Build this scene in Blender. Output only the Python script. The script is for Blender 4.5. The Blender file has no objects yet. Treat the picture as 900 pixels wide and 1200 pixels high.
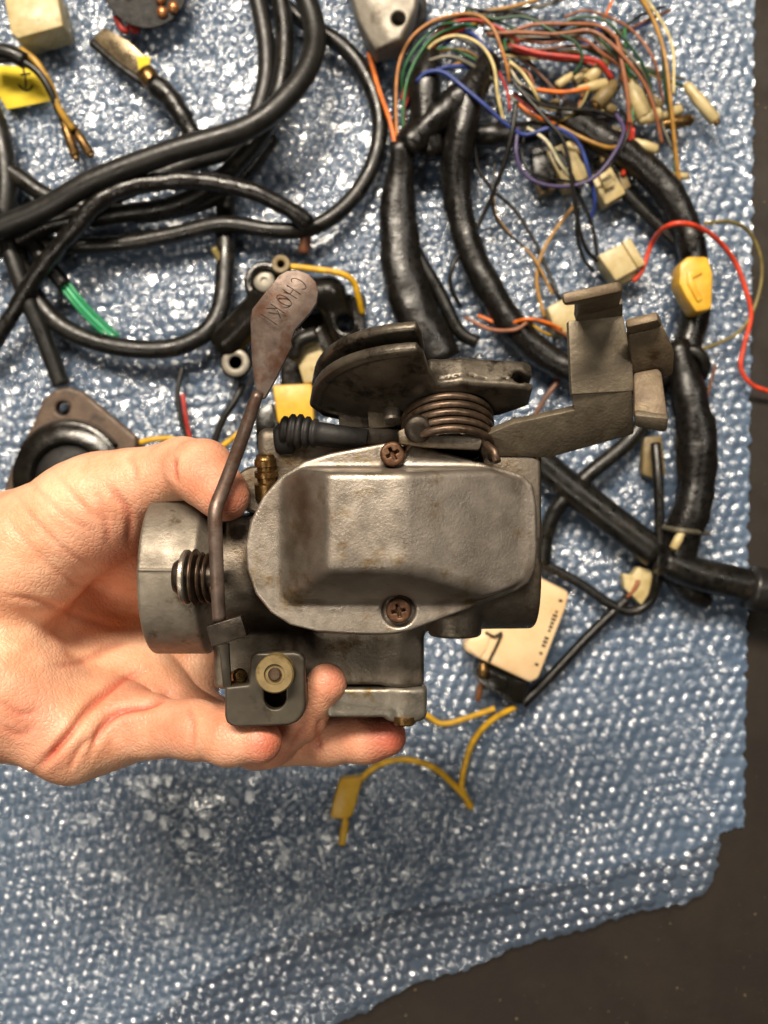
import bpy, bmesh, math, random
import numpy as np
from mathutils import Vector, Matrix, noise as mnoise

random.seed(7)
RNG = np.random.default_rng(11)
SC = bpy.context.scene
COL = SC.collection
MM = 0.001

# ------------------------------------------------------------------ camera
H = 470.0            # camera height above the table, mm
FPX = 1035.0         # focal length in photo pixels (photo 900 x 1200)
cam_d = bpy.data.cameras.new('camera')
cam = bpy.data.objects.new('camera', cam_d)
COL.objects.link(cam)
cam.location = (0, 0, H * MM)
cam.rotation_euler = (0, 0, 0)
cam_d.sensor_fit = 'HORIZONTAL'
cam_d.sensor_width = 36.0
cam_d.lens = 36.0 * FPX / 900.0
cam_d.clip_start = 0.01
cam_d.clip_end = 20.0
cam_d.dof.use_dof = True
cam_d.dof.focus_distance = 0.236
cam_d.dof.aperture_fstop = cam_d.lens / 1.9
SC.camera = cam

# ------------------------------------------------------------------ world and lamps (workshop ceiling light and added glint lamps)
W = bpy.data.worlds.new('World')
SC.world = W
W.use_nodes = True
bg = W.node_tree.nodes['Background']
bg.inputs[0].default_value = (1.0, 0.86, 0.70, 1)
bg.inputs[1].default_value = 0.025

def area(name, loc, target, sx, sy, power, col):
    l = bpy.data.lights.new(name, 'AREA')
    l.shape = 'RECTANGLE'
    l.size = sx
    l.size_y = sy
    l.energy = power
    l.color = col
    o = bpy.data.objects.new(name, l)
    COL.objects.link(o)
    o.location = loc
    d = Vector(target) - Vector(loc)
    o.rotation_euler = d.to_track_quat('-Z', 'Y').to_euler()
    return o

area('ceiling_tube_lamp', (-0.26, 0.95, 1.50), (0, 0, 0.15), 0.90, 0.24, 57.0, (1.0, 0.88, 0.72))
area('far_glint_lamp', (-0.62, -0.82, 1.65), (0, 0, 0.1), 1.00, 0.07, 8.0, (1.0, 0.91, 0.76))  # added lamp, set to put glints on the lower-left wrap
area('side_glint_lamp', (0.85, 0.55, 1.60), (0, 0, 0.1), 0.90, 0.05, 5.5, (1.0, 0.92, 0.80))  # added lamp for glints on the right part of the wrap

SC.view_settings.view_transform = 'Standard'
SC.view_settings.look = 'None'
SC.view_settings.exposure = 0.0
SC.view_settings.gamma = 1.0
SC.view_settings.use_curve_mapping = False
SC.render.engine = 'CYCLES'
SC.cycles.max_bounces = 5
SC.cycles.transparent_max_bounces = 8
SC.cycles.caustics_reflective = False
SC.cycles.caustics_refractive = False
SC.cycles.use_denoising = True

# ------------------------------------------------------------------ helpers
def Q(px, py, d):
    """point (mm) seen at photo pixel px,py at distance d (mm) below the camera"""
    k = d / FPX
    return np.array([(px - 450) * k, (600 - py) * k, H - d])

def hexlin(h):
    h = h.lstrip('#')
    out = []
    for i in (0, 2, 4):
        c = int(h[i:i + 2], 16) / 255
        out.append(c / 12.92 if c <= 0.04045 else ((c + 0.055) / 1.055) ** 2.4)
    return tuple(out) + (1,)

MATS = {}
def mat(name, c1, c2=None, c3=None, scale=150, rough=0.5, rvar=0.15, metal=0.0, bump=0.2, bscale=600,
        bdist=0.0004, spec=0.5, mix=(0.4, 0.65), mix3=(0.58, 0.7), scale3=60, coat=0.0, sss=0.0, alpha=1.0, trans=0.0, vcol=None, fine=0.0):
    if name in MATS:
        return MATS[name]
    m = bpy.data.materials.new(name)
    m.use_nodes = True
    nt = m.node_tree
    N, L = nt.nodes, nt.links
    b = N['Principled BSDF']
    tc = N.new('ShaderNodeTexCoord')
    oi = N.new('ShaderNodeObjectInfo')
    add = N.new('ShaderNodeVectorMath'); add.operation = 'ADD'
    L.new(tc.outputs['Object'], add.inputs[0])
    mul = N.new('ShaderNodeVectorMath'); mul.operation = 'SCALE'
    mul.inputs[0].default_value = (1.3, 2.1, 0.7)
    L.new(oi.outputs['Random'], mul.inputs['Scale'])
    L.new(mul.outputs[0], add.inputs[1])
    def nz(sc, detail=4, rgh=0.6):
        n = N.new('ShaderNodeTexNoise')
        n.inputs['Scale'].default_value = sc
        n.inputs['Detail'].default_value = detail
        n.inputs['Roughness'].default_value = rgh
        L.new(add.outputs[0], n.inputs['Vector'])
        return n
    def ramp(src, a, bb):
        r = N.new('ShaderNodeMapRange')
        r.inputs['From Min'].default_value = a
        r.inputs['From Max'].default_value = bb
        L.new(src, r.inputs['Value'])
        return r.outputs['Result']
    def mixc(fac, a, bcol):
        x = N.new('ShaderNodeMix'); x.data_type = 'RGBA'
        L.new(fac, x.inputs['Factor'])
        for s, v in ((6, a), (7, bcol)):
            if isinstance(v, tuple):
                x.inputs[s].default_value = v
            else:
                L.new(v, x.inputs[s])
        return x.outputs[2]
    A = hexlin(c1)
    n1 = nz(scale)
    col = A
    if c2:
        col = mixc(ramp(n1.outputs['Fac'], *mix), A, hexlin(c2))
    if c3:
        n3 = nz(scale3, 5, 0.7)
        col = mixc(ramp(n3.outputs['Fac'], *mix3), col, hexlin(c3))
    if vcol:
        at = N.new('ShaderNodeAttribute'); at.attribute_name = 'tint'
        col = mixc(at.outputs['Fac'], col, hexlin(vcol))
    if isinstance(col, tuple):
        b.inputs['Base Color'].default_value = col
    else:
        L.new(col, b.inputs['Base Color'])
    b.inputs['Metallic'].default_value = metal
    b.inputs['Specular IOR Level'].default_value = spec
    b.inputs['Coat Weight'].default_value = coat
    b.inputs['Coat Roughness'].default_value = 0.15
    b.inputs['Alpha'].default_value = alpha
    b.inputs['Transmission Weight'].default_value = trans
    if rvar:
        n2 = nz(scale * 1.7)
        r = N.new('ShaderNodeMapRange')
        r.inputs['From Min'].default_value = 0.3
        r.inputs['From Max'].default_value = 0.7
        r.inputs['To Min'].default_value = max(0.03, rough - rvar)
        r.inputs['To Max'].default_value = min(1, rough + rvar)
        L.new(n2.outputs['Fac'], r.inputs['Value'])
        L.new(r.outputs['Result'], b.inputs['Roughness'])
    else:
        b.inputs['Roughness'].default_value = rough
    if sss:
        b.inputs['Subsurface Weight'].default_value = sss
        b.inputs['Subsurface Radius'].default_value = (1.0, 0.35, 0.2)
        b.inputs['Subsurface Scale'].default_value = 0.0022
    if bump:
        nb = nz(bscale, 6, 0.65)
        bp = N.new('ShaderNodeBump')
        bp.inputs['Strength'].default_value = bump
        bp.inputs['Distance'].default_value = bdist
        L.new(nb.outputs['Fac'], bp.inputs['Height'])
        last = bp
        if fine:
            vo = N.new('ShaderNodeTexVoronoi')
            vo.feature = 'DISTANCE_TO_EDGE'
            vo.inputs['Scale'].default_value = fine
            wp = N.new('ShaderNodeVectorMath'); wp.operation = 'MULTIPLY_ADD'
            nw = nz(fine * 0.35, 3)
            L.new(nw.outputs['Color'], wp.inputs[0])
            wp.inputs[1].default_value = (1.6 / fine,) * 3
            L.new(add.outputs[0], wp.inputs[2])
            L.new(wp.outputs[0], vo.inputs['Vector'])
            cl = ramp(vo.outputs['Distance'], 0.0, 0.22)
            b2 = N.new('ShaderNodeBump')
            b2.inputs['Strength'].default_value = 0.32
            b2.inputs['Distance'].default_value = 0.0003
            L.new(cl, b2.inputs['Height'])
            L.new(bp.outputs['Normal'], b2.inputs['Normal'])
            last = b2
        L.new(last.outputs['Normal'], b.inputs['Normal'])
    MATS[name] = m
    return m

BASE = {}     # object -> world base (mm)
def tag(o, label=None, cat=None, group=None, kind=None):
    if label: o['label'] = label
    if cat: o['category'] = cat
    if group: o['group'] = group
    if kind: o['kind'] = kind
    return o

def thing(name, base, label, cat, group=None, kind=None):
    o = bpy.data.objects.new(name, None)
    COL.objects.link(o)
    o.empty_display_size = 0.01
    o.location = Vector(base) * MM
    BASE[o] = np.array(base, float)
    return tag(o, label, cat, group, kind)

def mk(name, V, Fc, m, parent=None, smooth=True, auto=None, label=None, cat=None, group=None, kind=None):
    V = np.asarray(V, float)
    lo, hi = V.min(0), V.max(0)
    base = np.array([(lo[0] + hi[0]) / 2, (lo[1] + hi[1]) / 2, lo[2]])
    me = bpy.data.meshes.new(name)
    me.from_pydata(((V - base) * MM).tolist(), [], Fc if isinstance(Fc, list) else Fc.tolist())
    me.update()
    if smooth:
        me.polygons.foreach_set('use_smooth', [True] * len(me.polygons))
        if auto:
            me.set_sharp_from_angle(angle=math.radians(auto))
    me.materials.append(m)
    o = bpy.data.objects.new(name, me)
    COL.objects.link(o)
    if parent is not None:
        o.parent = parent
        o.location = Vector(base - BASE[parent]) * MM
    else:
        o.location = Vector(base) * MM
    BASE[o] = base
    return tag(o, label, cat, group, kind)

class MB:
    """collects vertices and faces (mm)"""
    def __init__(self): self.v, self.f = [], []
    def add(self, V, Fc):
        n = len(self.v)
        self.v += [tuple(p) for p in V]
        self.f += [tuple(i + n for i in f) for f in Fc]
        return self

def bm_out(bm):
    bm.verts.index_update()
    V = [tuple(v.co) for v in bm.verts]
    Fc = [tuple(v.index for v in f.verts) for f in bm.faces]
    bm.free()
    return V, Fc

def prism(poly, O, U, Vv, Wv, w0, w1, bevel=0.4, seg=2):
    """polygon (u,v) extruded from w0 to w1 in frame O,U,V,W, bevelled"""
    O, U, Vv, Wv = [np.asarray(a, float) for a in (O, U, Vv, Wv)]
    area2 = sum(poly[i][0] * poly[(i + 1) % len(poly)][1] - poly[(i + 1) % len(poly)][0] * poly[i][1] for i in range(len(poly)))
    if area2 < 0: poly = poly[::-1]
    bm = bmesh.new()
    lo = [bm.verts.new(O + U * a + Vv * b + Wv * w0) for a, b in poly]
    hi = [bm.verts.new(O + U * a + Vv * b + Wv * w1) for a, b in poly]
    n = len(poly)
    bm.faces.new(lo[::-1]); bm.faces.new(hi)
    for i in range(n):
        bm.faces.new((lo[i], lo[(i + 1) % n], hi[(i + 1) % n], hi[i]))
    bmesh.ops.recalc_face_normals(bm, faces=bm.faces[:])
    if bevel > 0:
        es = [e for e in bm.edges if len(e.link_faces) == 2 and e.calc_face_angle(0) > 0.5]
        bmesh.ops.bevel(bm, geom=es, offset=bevel, segments=seg, affect='EDGES', profile=0.5, clamp_overlap=True)
    return bm_out(bm)

EX, EY, EZ = np.eye(3)
def pprism(pts, d_top, thick, bevel=0.4, seg=2):
    """polygon given in photo pixels at distance d_top, extruded away from the camera"""
    poly = [tuple(Q(x, y, d_top)[:2]) for x, y in pts]
    return prism(poly, (0, 0, 0), EX, EY, EZ, H - d_top - thick, H - d_top, bevel, seg)

def sheet(pts3, thick, bevel=0.3):
    """flat plate through 3D points (mm); thickness along its normal, away from the camera"""
    P = [np.asarray(p, float) for p in pts3]
    n = np.zeros(3)
    for i in range(len(P)):
        n += np.cross(P[i], P[(i + 1) % len(P)])
    n /= np.linalg.norm(n)
    c = sum(P) / len(P)
    if np.dot(n, np.array([0, 0, H]) - c) < 0: n = -n
    u = P[1] - P[0]; u -= n * np.dot(u, n); u /= np.linalg.norm(u)
    v = np.cross(n, u)
    poly = [(np.dot(p - c, u), np.dot(p - c, v)) for p in P]
    return prism(poly, c, u, v, n, -thick, 0, bevel, 2)

def catmull(pts, step):
    P = np.asarray(pts, float)
    P = np.vstack([2 * P[0] - P[1], P, 2 * P[-1] - P[-2]])
    out = []
    for i in range(1, len(P) - 2):
        p0, p1, p2, p3 = P[i - 1], P[i], P[i + 1], P[i + 2]
        n = max(2, int(np.linalg.norm((p2 - p1)[:3]) / step))
        for t in np.arange(n) / n:
            out.append(0.5 * (2 * p1 + (p2 - p0) * t + (2 * p0 - 5 * p1 + 4 * p2 - p3) * t * t + (3 * p1 - p0 - 3 * p2 + p3) * t ** 3))
    out.append(P[-2])
    return np.array(out)

def sweep(path, radii, seg=10, cap=True, sq=1.0):
    path = np.asarray(path, float)
    n = len(path)
    radii = np.broadcast_to(np.asarray(radii, float), (n,))
    T = np.gradient(path, axis=0)
    T /= np.linalg.norm(T, axis=1)[:, None] + 1e-9
    up = np.array([0, 0, 1.0]) if abs(T[0][2]) < 0.9 else np.array([1.0, 0, 0])
    nrm = up - T[0] * np.dot(up, T[0]); nrm /= np.linalg.norm(nrm)
    V, Fc = [], []
    for i in range(n):
        nrm = nrm - T[i] * np.dot(nrm, T[i]); nrm /= np.linalg.norm(nrm) + 1e-9
        b = np.cross(T[i], nrm)
        for s in range(seg):
            a = 2 * math.pi * s / seg
            V.append(path[i] + radii[i] * (sq * math.cos(a) * nrm + math.sin(a) * b))
    for i in range(n - 1):
        for s in range(seg):
            s2 = (s + 1) % seg
            Fc.append((i * seg + s, i * seg + s2, (i + 1) * seg + s2, (i + 1) * seg + s))
    if cap:
        Fc.append(tuple(range(seg))[::-1])
        Fc.append(tuple((n - 1) * seg + s for s in range(seg)))
    return V, Fc

def lathe(O, axis, prof, seg=32, up=None):
    """prof: list of (t along axis, radius)"""
    O = np.asarray(O, float); a = np.asarray(axis, float); a /= np.linalg.norm(a)
    up = np.array([0, 0, 1.0]) if abs(a[2]) < 0.9 else np.array([1.0, 0, 0])
    n = up - a * np.dot(up, a); n /= np.linalg.norm(n)
    b = np.cross(a, n)
    V, Fc = [], []
    for t, r in prof:
        for s in range(seg):
            g = 2 * math.pi * s / seg
            V.append(O + a * t + r * (math.cos(g) * n + math.sin(g) * b))
    for i in range(len(prof) - 1):
        for s in range(seg):
            s2 = (s + 1) % seg
            Fc.append((i * seg + s, i * seg + s2, (i + 1) * seg + s2, (i + 1) * seg + s))
    if prof[0][1] > 1e-6: Fc.append(tuple(range(seg))[::-1])
    if prof[-1][1] > 1e-6: Fc.append(tuple((len(prof) - 1) * seg + s for s in range(seg)))
    return V, Fc

# ---------------- signed distance modelling for castings and the hand
def smin(a, b, k):
    h = np.clip(0.5 + 0.5 * (b - a) / k, 0, 1)
    return b + (a - b) * h - k * h * (1 - h)
def smax(a, b, k): return -smin(-a, -b, k)
def s_cone(p, a, b, ra, rb):
    a = np.asarray(a, float); b = np.asarray(b, float)
    ba = b - a
    L2 = float(ba @ ba)
    dx, dy, dz = p[0] - a[0], p[1] - a[1], p[2] - a[2]
    t = np.clip((dx * ba[0] + dy * ba[1] + dz * ba[2]) / L2, 0, 1)
    return np.sqrt((dx - ba[0] * t) ** 2 + (dy - ba[1] * t) ** 2 + (dz - ba[2] * t) ** 2) - (ra + (rb - ra) * t)
def s_comb(*ds, r=0.0):
    """intersection of orthogonal slab distances with rounding r"""
    ds = [d + r for d in ds]
    ins = ds[0]
    for d in ds[1:]: ins = np.maximum(ins, d)
    out = 0
    for d in ds: out = out + np.maximum(d, 0) ** 2
    return np.minimum(ins, 0) + np.sqrt(out) - r
def s_box(p, lo, hi, r=1.0):
    return s_comb(*[np.abs(p[i] - (lo[i] + hi[i]) / 2) - (hi[i] - lo[i]) / 2 for i in range(3)], r=r)
def s_cyl(p, a, b, rad, r=0.5):
    a = np.asarray(a, float); b = np.asarray(b, float)
    L = np.linalg.norm(b - a); u = (b - a) / L; c = (a + b) / 2
    dx, dy, dz = p[0] - c[0], p[1] - c[1], p[2] - c[2]
    t = dx * u[0] + dy * u[1] + dz * u[2]
    rr = np.sqrt(np.maximum(dx * dx + dy * dy + dz * dz - t * t, 0))
    return s_comb(rr - rad, np.abs(t) - L / 2, r=r)
def s_poly(x, y, poly):
    poly = np.asarray(poly, float)
    d = np.full(np.broadcast(x, y).shape, 1e9)
    s = np.ones_like(d)
    n = len(poly)
    for i in range(n):
        vi, vj = poly[i], poly[i - 1]
        e = vj - vi
        wx, wy = x - vi[0], y - vi[1]
        t = np.clip((wx * e[0] + wy * e[1]) / (e @ e), 0, 1)
        d = np.minimum(d, (wx - e[0] * t) ** 2 + (wy - e[1] * t) ** 2)
        c1 = y >= vi[1]; c2 = y < vj[1]; c3 = e[0] * wy > e[1] * wx
        flip = (c1 & c2 & c3) | (~c1 & ~c2 & ~c3)
        s = np.where(flip, -s, s)
    return s * np.sqrt(d)

def isosurface(f, lo, hi, h, newton=2):
    lo = np.asarray(lo, float); hi = np.asarray(hi, float)
    n = np.ceil((hi - lo) / h).astype(int) + 1
    ax = [lo[i] + np.arange(n[i]) * h for i in range(3)]
    p = (ax[0][:, None, None], ax[1][None, :, None], ax[2][None, None, :])
    val = np.broadcast_to(f(p), n).astype(np.float32)
    ins = val < 0
    c = ins[:-1, :-1, :-1].astype(np.int8)
    tot = sum(ins[i:n[0] - 1 + i, j:n[1] - 1 + j, k:n[2] - 1 + k].astype(np.int8) for i in (0, 1) for j in (0, 1) for k in (0, 1))
    act = (tot > 0) & (tot < 8)
    idx = -np.ones(act.shape, np.int64)
    ijk = np.argwhere(act)
    idx[act] = np.arange(len(ijk))
    acc = np.zeros((len(ijk), 3)); cnt = np.zeros(len(ijk))
    corners = [(i, j, k) for i in (0, 1) for j in (0, 1) for k in (0, 1)]
    cv = {c: val[ijk[:, 0] + c[0], ijk[:, 1] + c[1], ijk[:, 2] + c[2]] for c in corners}
    for a in corners:
        for axis in range(3):
            if a[axis]: continue
            b = list(a); b[axis] = 1; b = tuple(b)
            va, vb = cv[a], cv[b]
            m = (va < 0) != (vb < 0)
            t = np.where(m, va / np.where(m, va - vb, 1), 0)
            pt = np.zeros((len(ijk), 3)); pt[:] = a
            pt[:, axis] += t
            acc[m] += pt[m]; cnt[m] += 1
    V = lo + (ijk + acc / cnt[:, None]) * h
    quads = []
    for axis in range(3):
        o1, o2 = (axis + 1) % 3, (axis + 2) % 3
        sl0 = [slice(None)] * 3; sl1 = [slice(None)] * 3
        sl0[axis] = slice(0, -1); sl1[axis] = slice(1, None)
        A, B = ins[tuple(sl0)], ins[tuple(sl1)]
        e = np.argwhere(A != B)
        e = e[(e[:, o1] > 0) & (e[:, o2] > 0) & (e[:, o1] < n[o1] - 1) & (e[:, o2] < n[o2] - 1)]
        sgn = A[e[:, 0], e[:, 1], e[:, 2]]
        q = []
        for da, db in ((0, 0), (1, 0), (1, 1), (0, 1)):
            cc = e.copy(); cc[:, o1] -= 1 - da; cc[:, o2] -= 1 - db
            q.append(idx[cc[:, 0], cc[:, 1], cc[:, 2]])
        q = np.stack(q, 1)
        q[~sgn] = q[~sgn][:, ::-1]
        quads.append(q)
    Fq = np.concatenate(quads)
    for _ in range(newton):
        pv = (V[:, 0], V[:, 1], V[:, 2])
        e = 0.15 * h
        f0 = f(pv)
        g = np.stack([f(tuple(pv[j] + (e if j == i else 0) for j in range(3))) - f0 for i in range(3)], 1) / e
        g2 = np.maximum((g * g).sum(1), 0.25)
        st = np.clip(f0 / g2, -0.5 * h, 0.5 * h)
        V = V - g * st[:, None]
    return V, Fq

def circ(cx, cy, r, a0=0, a1=360, n=24):
    return [(cx + r * math.cos(math.radians(a0 + (a1 - a0) * i / n)), cy + r * math.sin(math.radians(a0 + (a1 - a0) * i / n))) for i in range(n + (0 if abs(a1 - a0) == 360 else 1))]


# ------------------------------------------------------------------ materials
M_ALU = mat('cast_aluminium', '#948a7f', '#a69c91', '#7c6746', scale=90, rough=0.40, rvar=0.12, metal=0.8, bump=0.4, bscale=1300, bdist=0.0003, mix=(0.40, 0.62), mix3=(0.55, 0.68), scale3=85, vcol='#4a3a29')
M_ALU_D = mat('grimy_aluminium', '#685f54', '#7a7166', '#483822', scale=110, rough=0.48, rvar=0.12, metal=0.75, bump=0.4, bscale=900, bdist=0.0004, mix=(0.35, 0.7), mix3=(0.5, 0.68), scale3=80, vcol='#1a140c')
M_BELL = mat('bell_aluminium', '#746c61', '#877e72', '#4c3f2e', scale=120, rough=0.52, rvar=0.12, metal=0.6, bump=0.35, bscale=900, bdist=0.0004, mix3=(0.56, 0.68), scale3=110)
M_BOWL = mat('bowl_aluminium', '#767066', '#878176', '#665332', scale=120, rough=0.42, rvar=0.12, metal=0.75, bump=0.3, bscale=900, bdist=0.0004, mix3=(0.58, 0.7), scale3=90)
M_RUST = mat('rusty_steel', '#6a4a3a', '#7c6355', '#4a2a18', scale=260, rough=0.55, rvar=0.15, metal=0.45, bump=0.4, bscale=1500, bdist=0.0003, scale3=200, mix3=(0.5, 0.66))
M_LEVER = mat('browned_lever_steel', '#54463e', '#6f6058', '#4f2f1b', scale=160, rough=0.45, rvar=0.12, metal=0.55, bump=0.3, bscale=1200, bdist=0.0002, scale3=110, mix3=(0.52, 0.7))
M_SCREW = mat('rusty_screw', '#4f3423', '#6d503a', '#2c1a10', scale=500, rough=0.5, rvar=0.15, metal=0.6, bump=0.5, bscale=2200, bdist=0.0002, scale3=400)
M_DARKST = mat('dark_oily_steel', '#2b2622', '#3d352d', '#1a1410', scale=150, rough=0.42, rvar=0.15, metal=0.7, bump=0.3, bscale=900, bdist=0.0003, scale3=140)
M_PULLEY = mat('worn_pulley_zinc', '#4c453c', '#635b50', '#2a231b', scale=130, rough=0.38, rvar=0.12, metal=0.55, bump=0.3, bscale=700, bdist=0.0003, scale3=120, mix3=(0.52, 0.62))
M_PULLEY_L = mat('bare_pulley_zinc', '#a9a196', '#8b8276', '#4a4036', scale=160, rough=0.36, rvar=0.1, metal=0.8, bump=0.35, bscale=800, bdist=0.0004, scale3=180, mix3=(0.58, 0.66))
M_SPRING = mat('brown_spring_steel', '#4f4136', '#695646', '#3d2517', scale=300, rough=0.4, rvar=0.12, metal=0.7, bump=0.25, bscale=1500, bdist=0.0002, scale3=200)
M_BRKT = mat('dull_zinc_bracket', '#62584a', '#776c5b', '#4a3521', scale=140, rough=0.5, rvar=0.12, metal=0.5, bump=0.5, bscale=1100, bdist=0.0004, scale3=110, mix3=(0.56, 0.72))
M_BRKT_R = mat('rust_stained_bracket', '#5f5040', '#74654f', '#42301f', scale=160, rough=0.55, rvar=0.12, metal=0.4, bump=0.5, bscale=1100, bdist=0.0004, scale3=130)
M_PLATE = mat('grey_linkage_plate', '#403a31', '#4c453a', '#2f281e', scale=110, rough=0.45, rvar=0.1, metal=0.4, bump=0.15, bscale=900, bdist=0.0002, scale3=90)
M_NYLON = mat('aged_nylon', '#6d5c3a', '#7f6d47', '#4c3c1c', scale=250, rough=0.5, metal=0.0, bump=0.2, scale3=200)
M_BRASS = mat('tarnished_brass', '#69502f', '#80643c', '#433120', scale=300, rough=0.35, metal=0.85, bump=0.2, scale3=240)
M_ENGRAVE = mat('stamped_groove_dark', '#1c1410', None, None, rough=0.8, rvar=0, metal=0.0, bump=0)  # one even dark tone for the stamped strokes
M_RUBBER = mat('black_rubber', '#0f0d0c', '#191613', None, scale=200, rough=0.62, rvar=0.12, bump=0.3, bscale=900)
M_SKIN = mat('skin', '#e4b190', '#d79c7a', '#edc3a3', scale=70, rough=0.46, rvar=0.08, bump=0.12, bscale=420, bdist=0.0004, spec=0.42, sss=0.28, vcol='#ab4232', scale3=55, mix3=(0.5, 0.8), fine=620)
M_TABLE = mat('dark_worn_table', '#1c140d', '#231a11', '#3a2d1f', scale=30, rough=0.72, rvar=0.12, bump=0.3, bscale=300, scale3=420, mix3=(0.66, 0.74))
M_CRUMB = mat('pale_crumbs', '#8f8466', '#6a4a2c', None, scale=900, rough=0.8, bump=0)

M_VINYL = mat('black_vinyl', '#0d0c0b', '#16140f', '#2c2721', scale=120, rough=0.36, rvar=0.16, bump=0.2, bscale=160, bdist=0.0010, scale3=110, mix3=(0.54, 0.7), spec=0.5)
M_SLEEVE = mat('grey_black_sleeve', '#171614', '#1f1d1b', '#100e0d', scale=90, rough=0.40, rvar=0.1, bump=0.3, bscale=180, bdist=0.0008, scale3=110, spec=0.5)
M_TAPE = mat('wrapped_black_tape', '#0e0c0a', '#161310', '#2a221b', scale=170, rough=0.32, rvar=0.12, bump=0.4, bscale=70, bdist=0.0020, scale3=150, mix3=(0.62, 0.76), spec=0.55)
M_CREAM = mat('cream_plastic', '#c2b184', '#ae9a68', '#7d693c', scale=160, rough=0.42, rvar=0.1, bump=0.2, bscale=500, scale3=120, mix3=(0.6, 0.78))
M_YELLOWP = mat('yellow_plastic', '#e0b23c', '#cf9d2a', '#9a6f1c', scale=130, rough=0.4, rvar=0.1, bump=0.2, bscale=400, scale3=140, mix3=(0.62, 0.8))
M_PAPER = mat('yellow_paper_tag', '#d9c02c', '#c9ad1f', '#a58c1a', scale=90, rough=0.75, rvar=0.1, bump=0.3, bscale=300, scale3=100, mix3=(0.6, 0.85))
M_INK = mat('dark_ink', '#2a2418', None, None, rough=0.8, rvar=0, bump=0)
M_RELAY = mat('peach_relay_plastic', '#e6c79c', '#dcb98b', '#b98e60', scale=70, rough=0.32, rvar=0.1, bump=0.25, bscale=260, scale3=90, mix3=(0.6, 0.85))
M_COPPER = mat('copper_contact', '#b5764a', '#c98d60', '#6a4228', scale=400, rough=0.35, metal=0.8, bump=0.1, scale3=300)
M_GREYCAST = mat('grey_zinc_casting', '#7c766c', '#8d877b', '#5a5145', scale=80, rough=0.5, rvar=0.1, metal=0.5, bump=0.4, bscale=400, scale3=70)
M_SHINYBLK = mat('glossy_black_enamel', '#15130f', '#1e1b17', '#3c352c', scale=90, rough=0.22, rvar=0.1, bump=0.3, bscale=260, bdist=0.0006, scale3=120, mix3=(0.66, 0.78), spec=0.6, metal=0.2)
M_BROWNPL = mat('brown_stained_flange', '#4a3a2e', '#5c4a3b', '#33261c', scale=110, rough=0.5, metal=0.2, bump=0.3, scale3=90)
M_TIN = mat('tin_strip', '#8a7a62', '#a39274', '#5f4c34', scale=120, rough=0.32, metal=0.8, bump=0.3, scale3=90)

WIRE = {}
for nm, c in dict(orange='#e2752a', tan='#b5793f', green='#2e6b3c', dkgreen='#274a30', red='#b5342a', scarlet='#e0492c', cream='#d8c487', blue='#2b3f86',
                  purple='#4d4268', black='#15120f', grey='#6a6454', olive='#7d6f3c', copper='#9a6040', ochre='#a97c34', yellow='#e2ae1e', pale='#d9cfae',
                  brown='#6e4630', lightblue='#7f8ea0', dirtyyellow='#b58a2c').items():
    hx = c.lstrip('#')
    dk = '#' + ''.join('%02x' % int(int(hx[i:i + 2], 16) * 0.8) for i in (0, 2, 4))
    WIRE[nm] = mat('wire_' + nm, c, dk, None, scale=220, rough=0.42, rvar=0.1, bump=0.2, bscale=500, bdist=0.0003)

def film_material(name, base, alpha, rough):
    m = bpy.data.materials.new(name)
    m.use_nodes = True
    N, L = m.node_tree.nodes, m.node_tree.links
    b = N['Principled BSDF']
    tc = N.new('ShaderNodeTexCoord')
    n1 = N.new('ShaderNodeTexNoise'); n1.inputs['Scale'].default_value = 16; n1.inputs['Detail'].default_value = 3
    L.new(tc.outputs['Object'], n1.inputs['Vector'])
    mx = N.new('ShaderNodeMix'); mx.data_type = 'RGBA'
    mx.inputs[6].default_value = hexlin(base[0]); mx.inputs[7].default_value = hexlin(base[1])
    L.new(n1.outputs['Fac'], mx.inputs['Factor'])
    L.new(mx.outputs[2], b.inputs['Base Color'])
    b.inputs['Roughness'].default_value = rough
    b.inputs['Specular IOR Level'].default_value = 1.0
    b.inputs['IOR'].default_value = 1.75
    b.inputs['Coat Weight'].default_value = 1.0
    b.inputs['Coat IOR'].default_value = 1.9
    b.inputs['Coat Roughness'].default_value = 0.07
    b.inputs['Alpha'].default_value = alpha
    n2 = N.new('ShaderNodeTexNoise'); n2.inputs['Scale'].default_value = 240; n2.inputs['Detail'].default_value = 2
    n2.inputs['Distortion'].default_value = 0.8
    L.new(tc.outputs['Object'], n2.inputs['Vector'])
    bp = N.new('ShaderNodeBump'); bp.inputs['Strength'].default_value = 0.28; bp.inputs['Distance'].default_value = 0.0010
    L.new(n2.outputs['Fac'], bp.inputs['Height'])
    L.new(bp.outputs['Normal'], b.inputs['Normal'])
    L.new(bp.outputs['Normal'], b.inputs['Coat Normal'])
    return m
M_FILM = film_material('blue_bubble_film', ('#5a7291', '#788da6'), 0.43, 0.28)
M_FILM2 = film_material('under_bubble_film', ('#5a7291', '#788da6'), 0.80, 0.28)

# ------------------------------------------------------------------ setting: table and bubble wrap
V, Fc = prism([(-420, -420), (420, -420), (420, 420), (-420, 420)], (0, 0, 0), EX, EY, EZ, -20, 0, 1.5)
mk('table_top', V, Fc, M_TABLE, smooth=False, kind='structure', label='dark worn work table')

def waves(x, y, seed, amp, wl):
    r = np.random.default_rng(seed)
    z = 0
    for i in range(10):
        a = r.uniform(0, 2 * math.pi); k = 2 * math.pi / (wl * r.uniform(0.6, 1.8)); ph = r.uniform(0, 6.28)
        z = z + np.sin((x * math.cos(a) + y * math.sin(a)) * k + ph)
    return z * amp / 3.2

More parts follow.
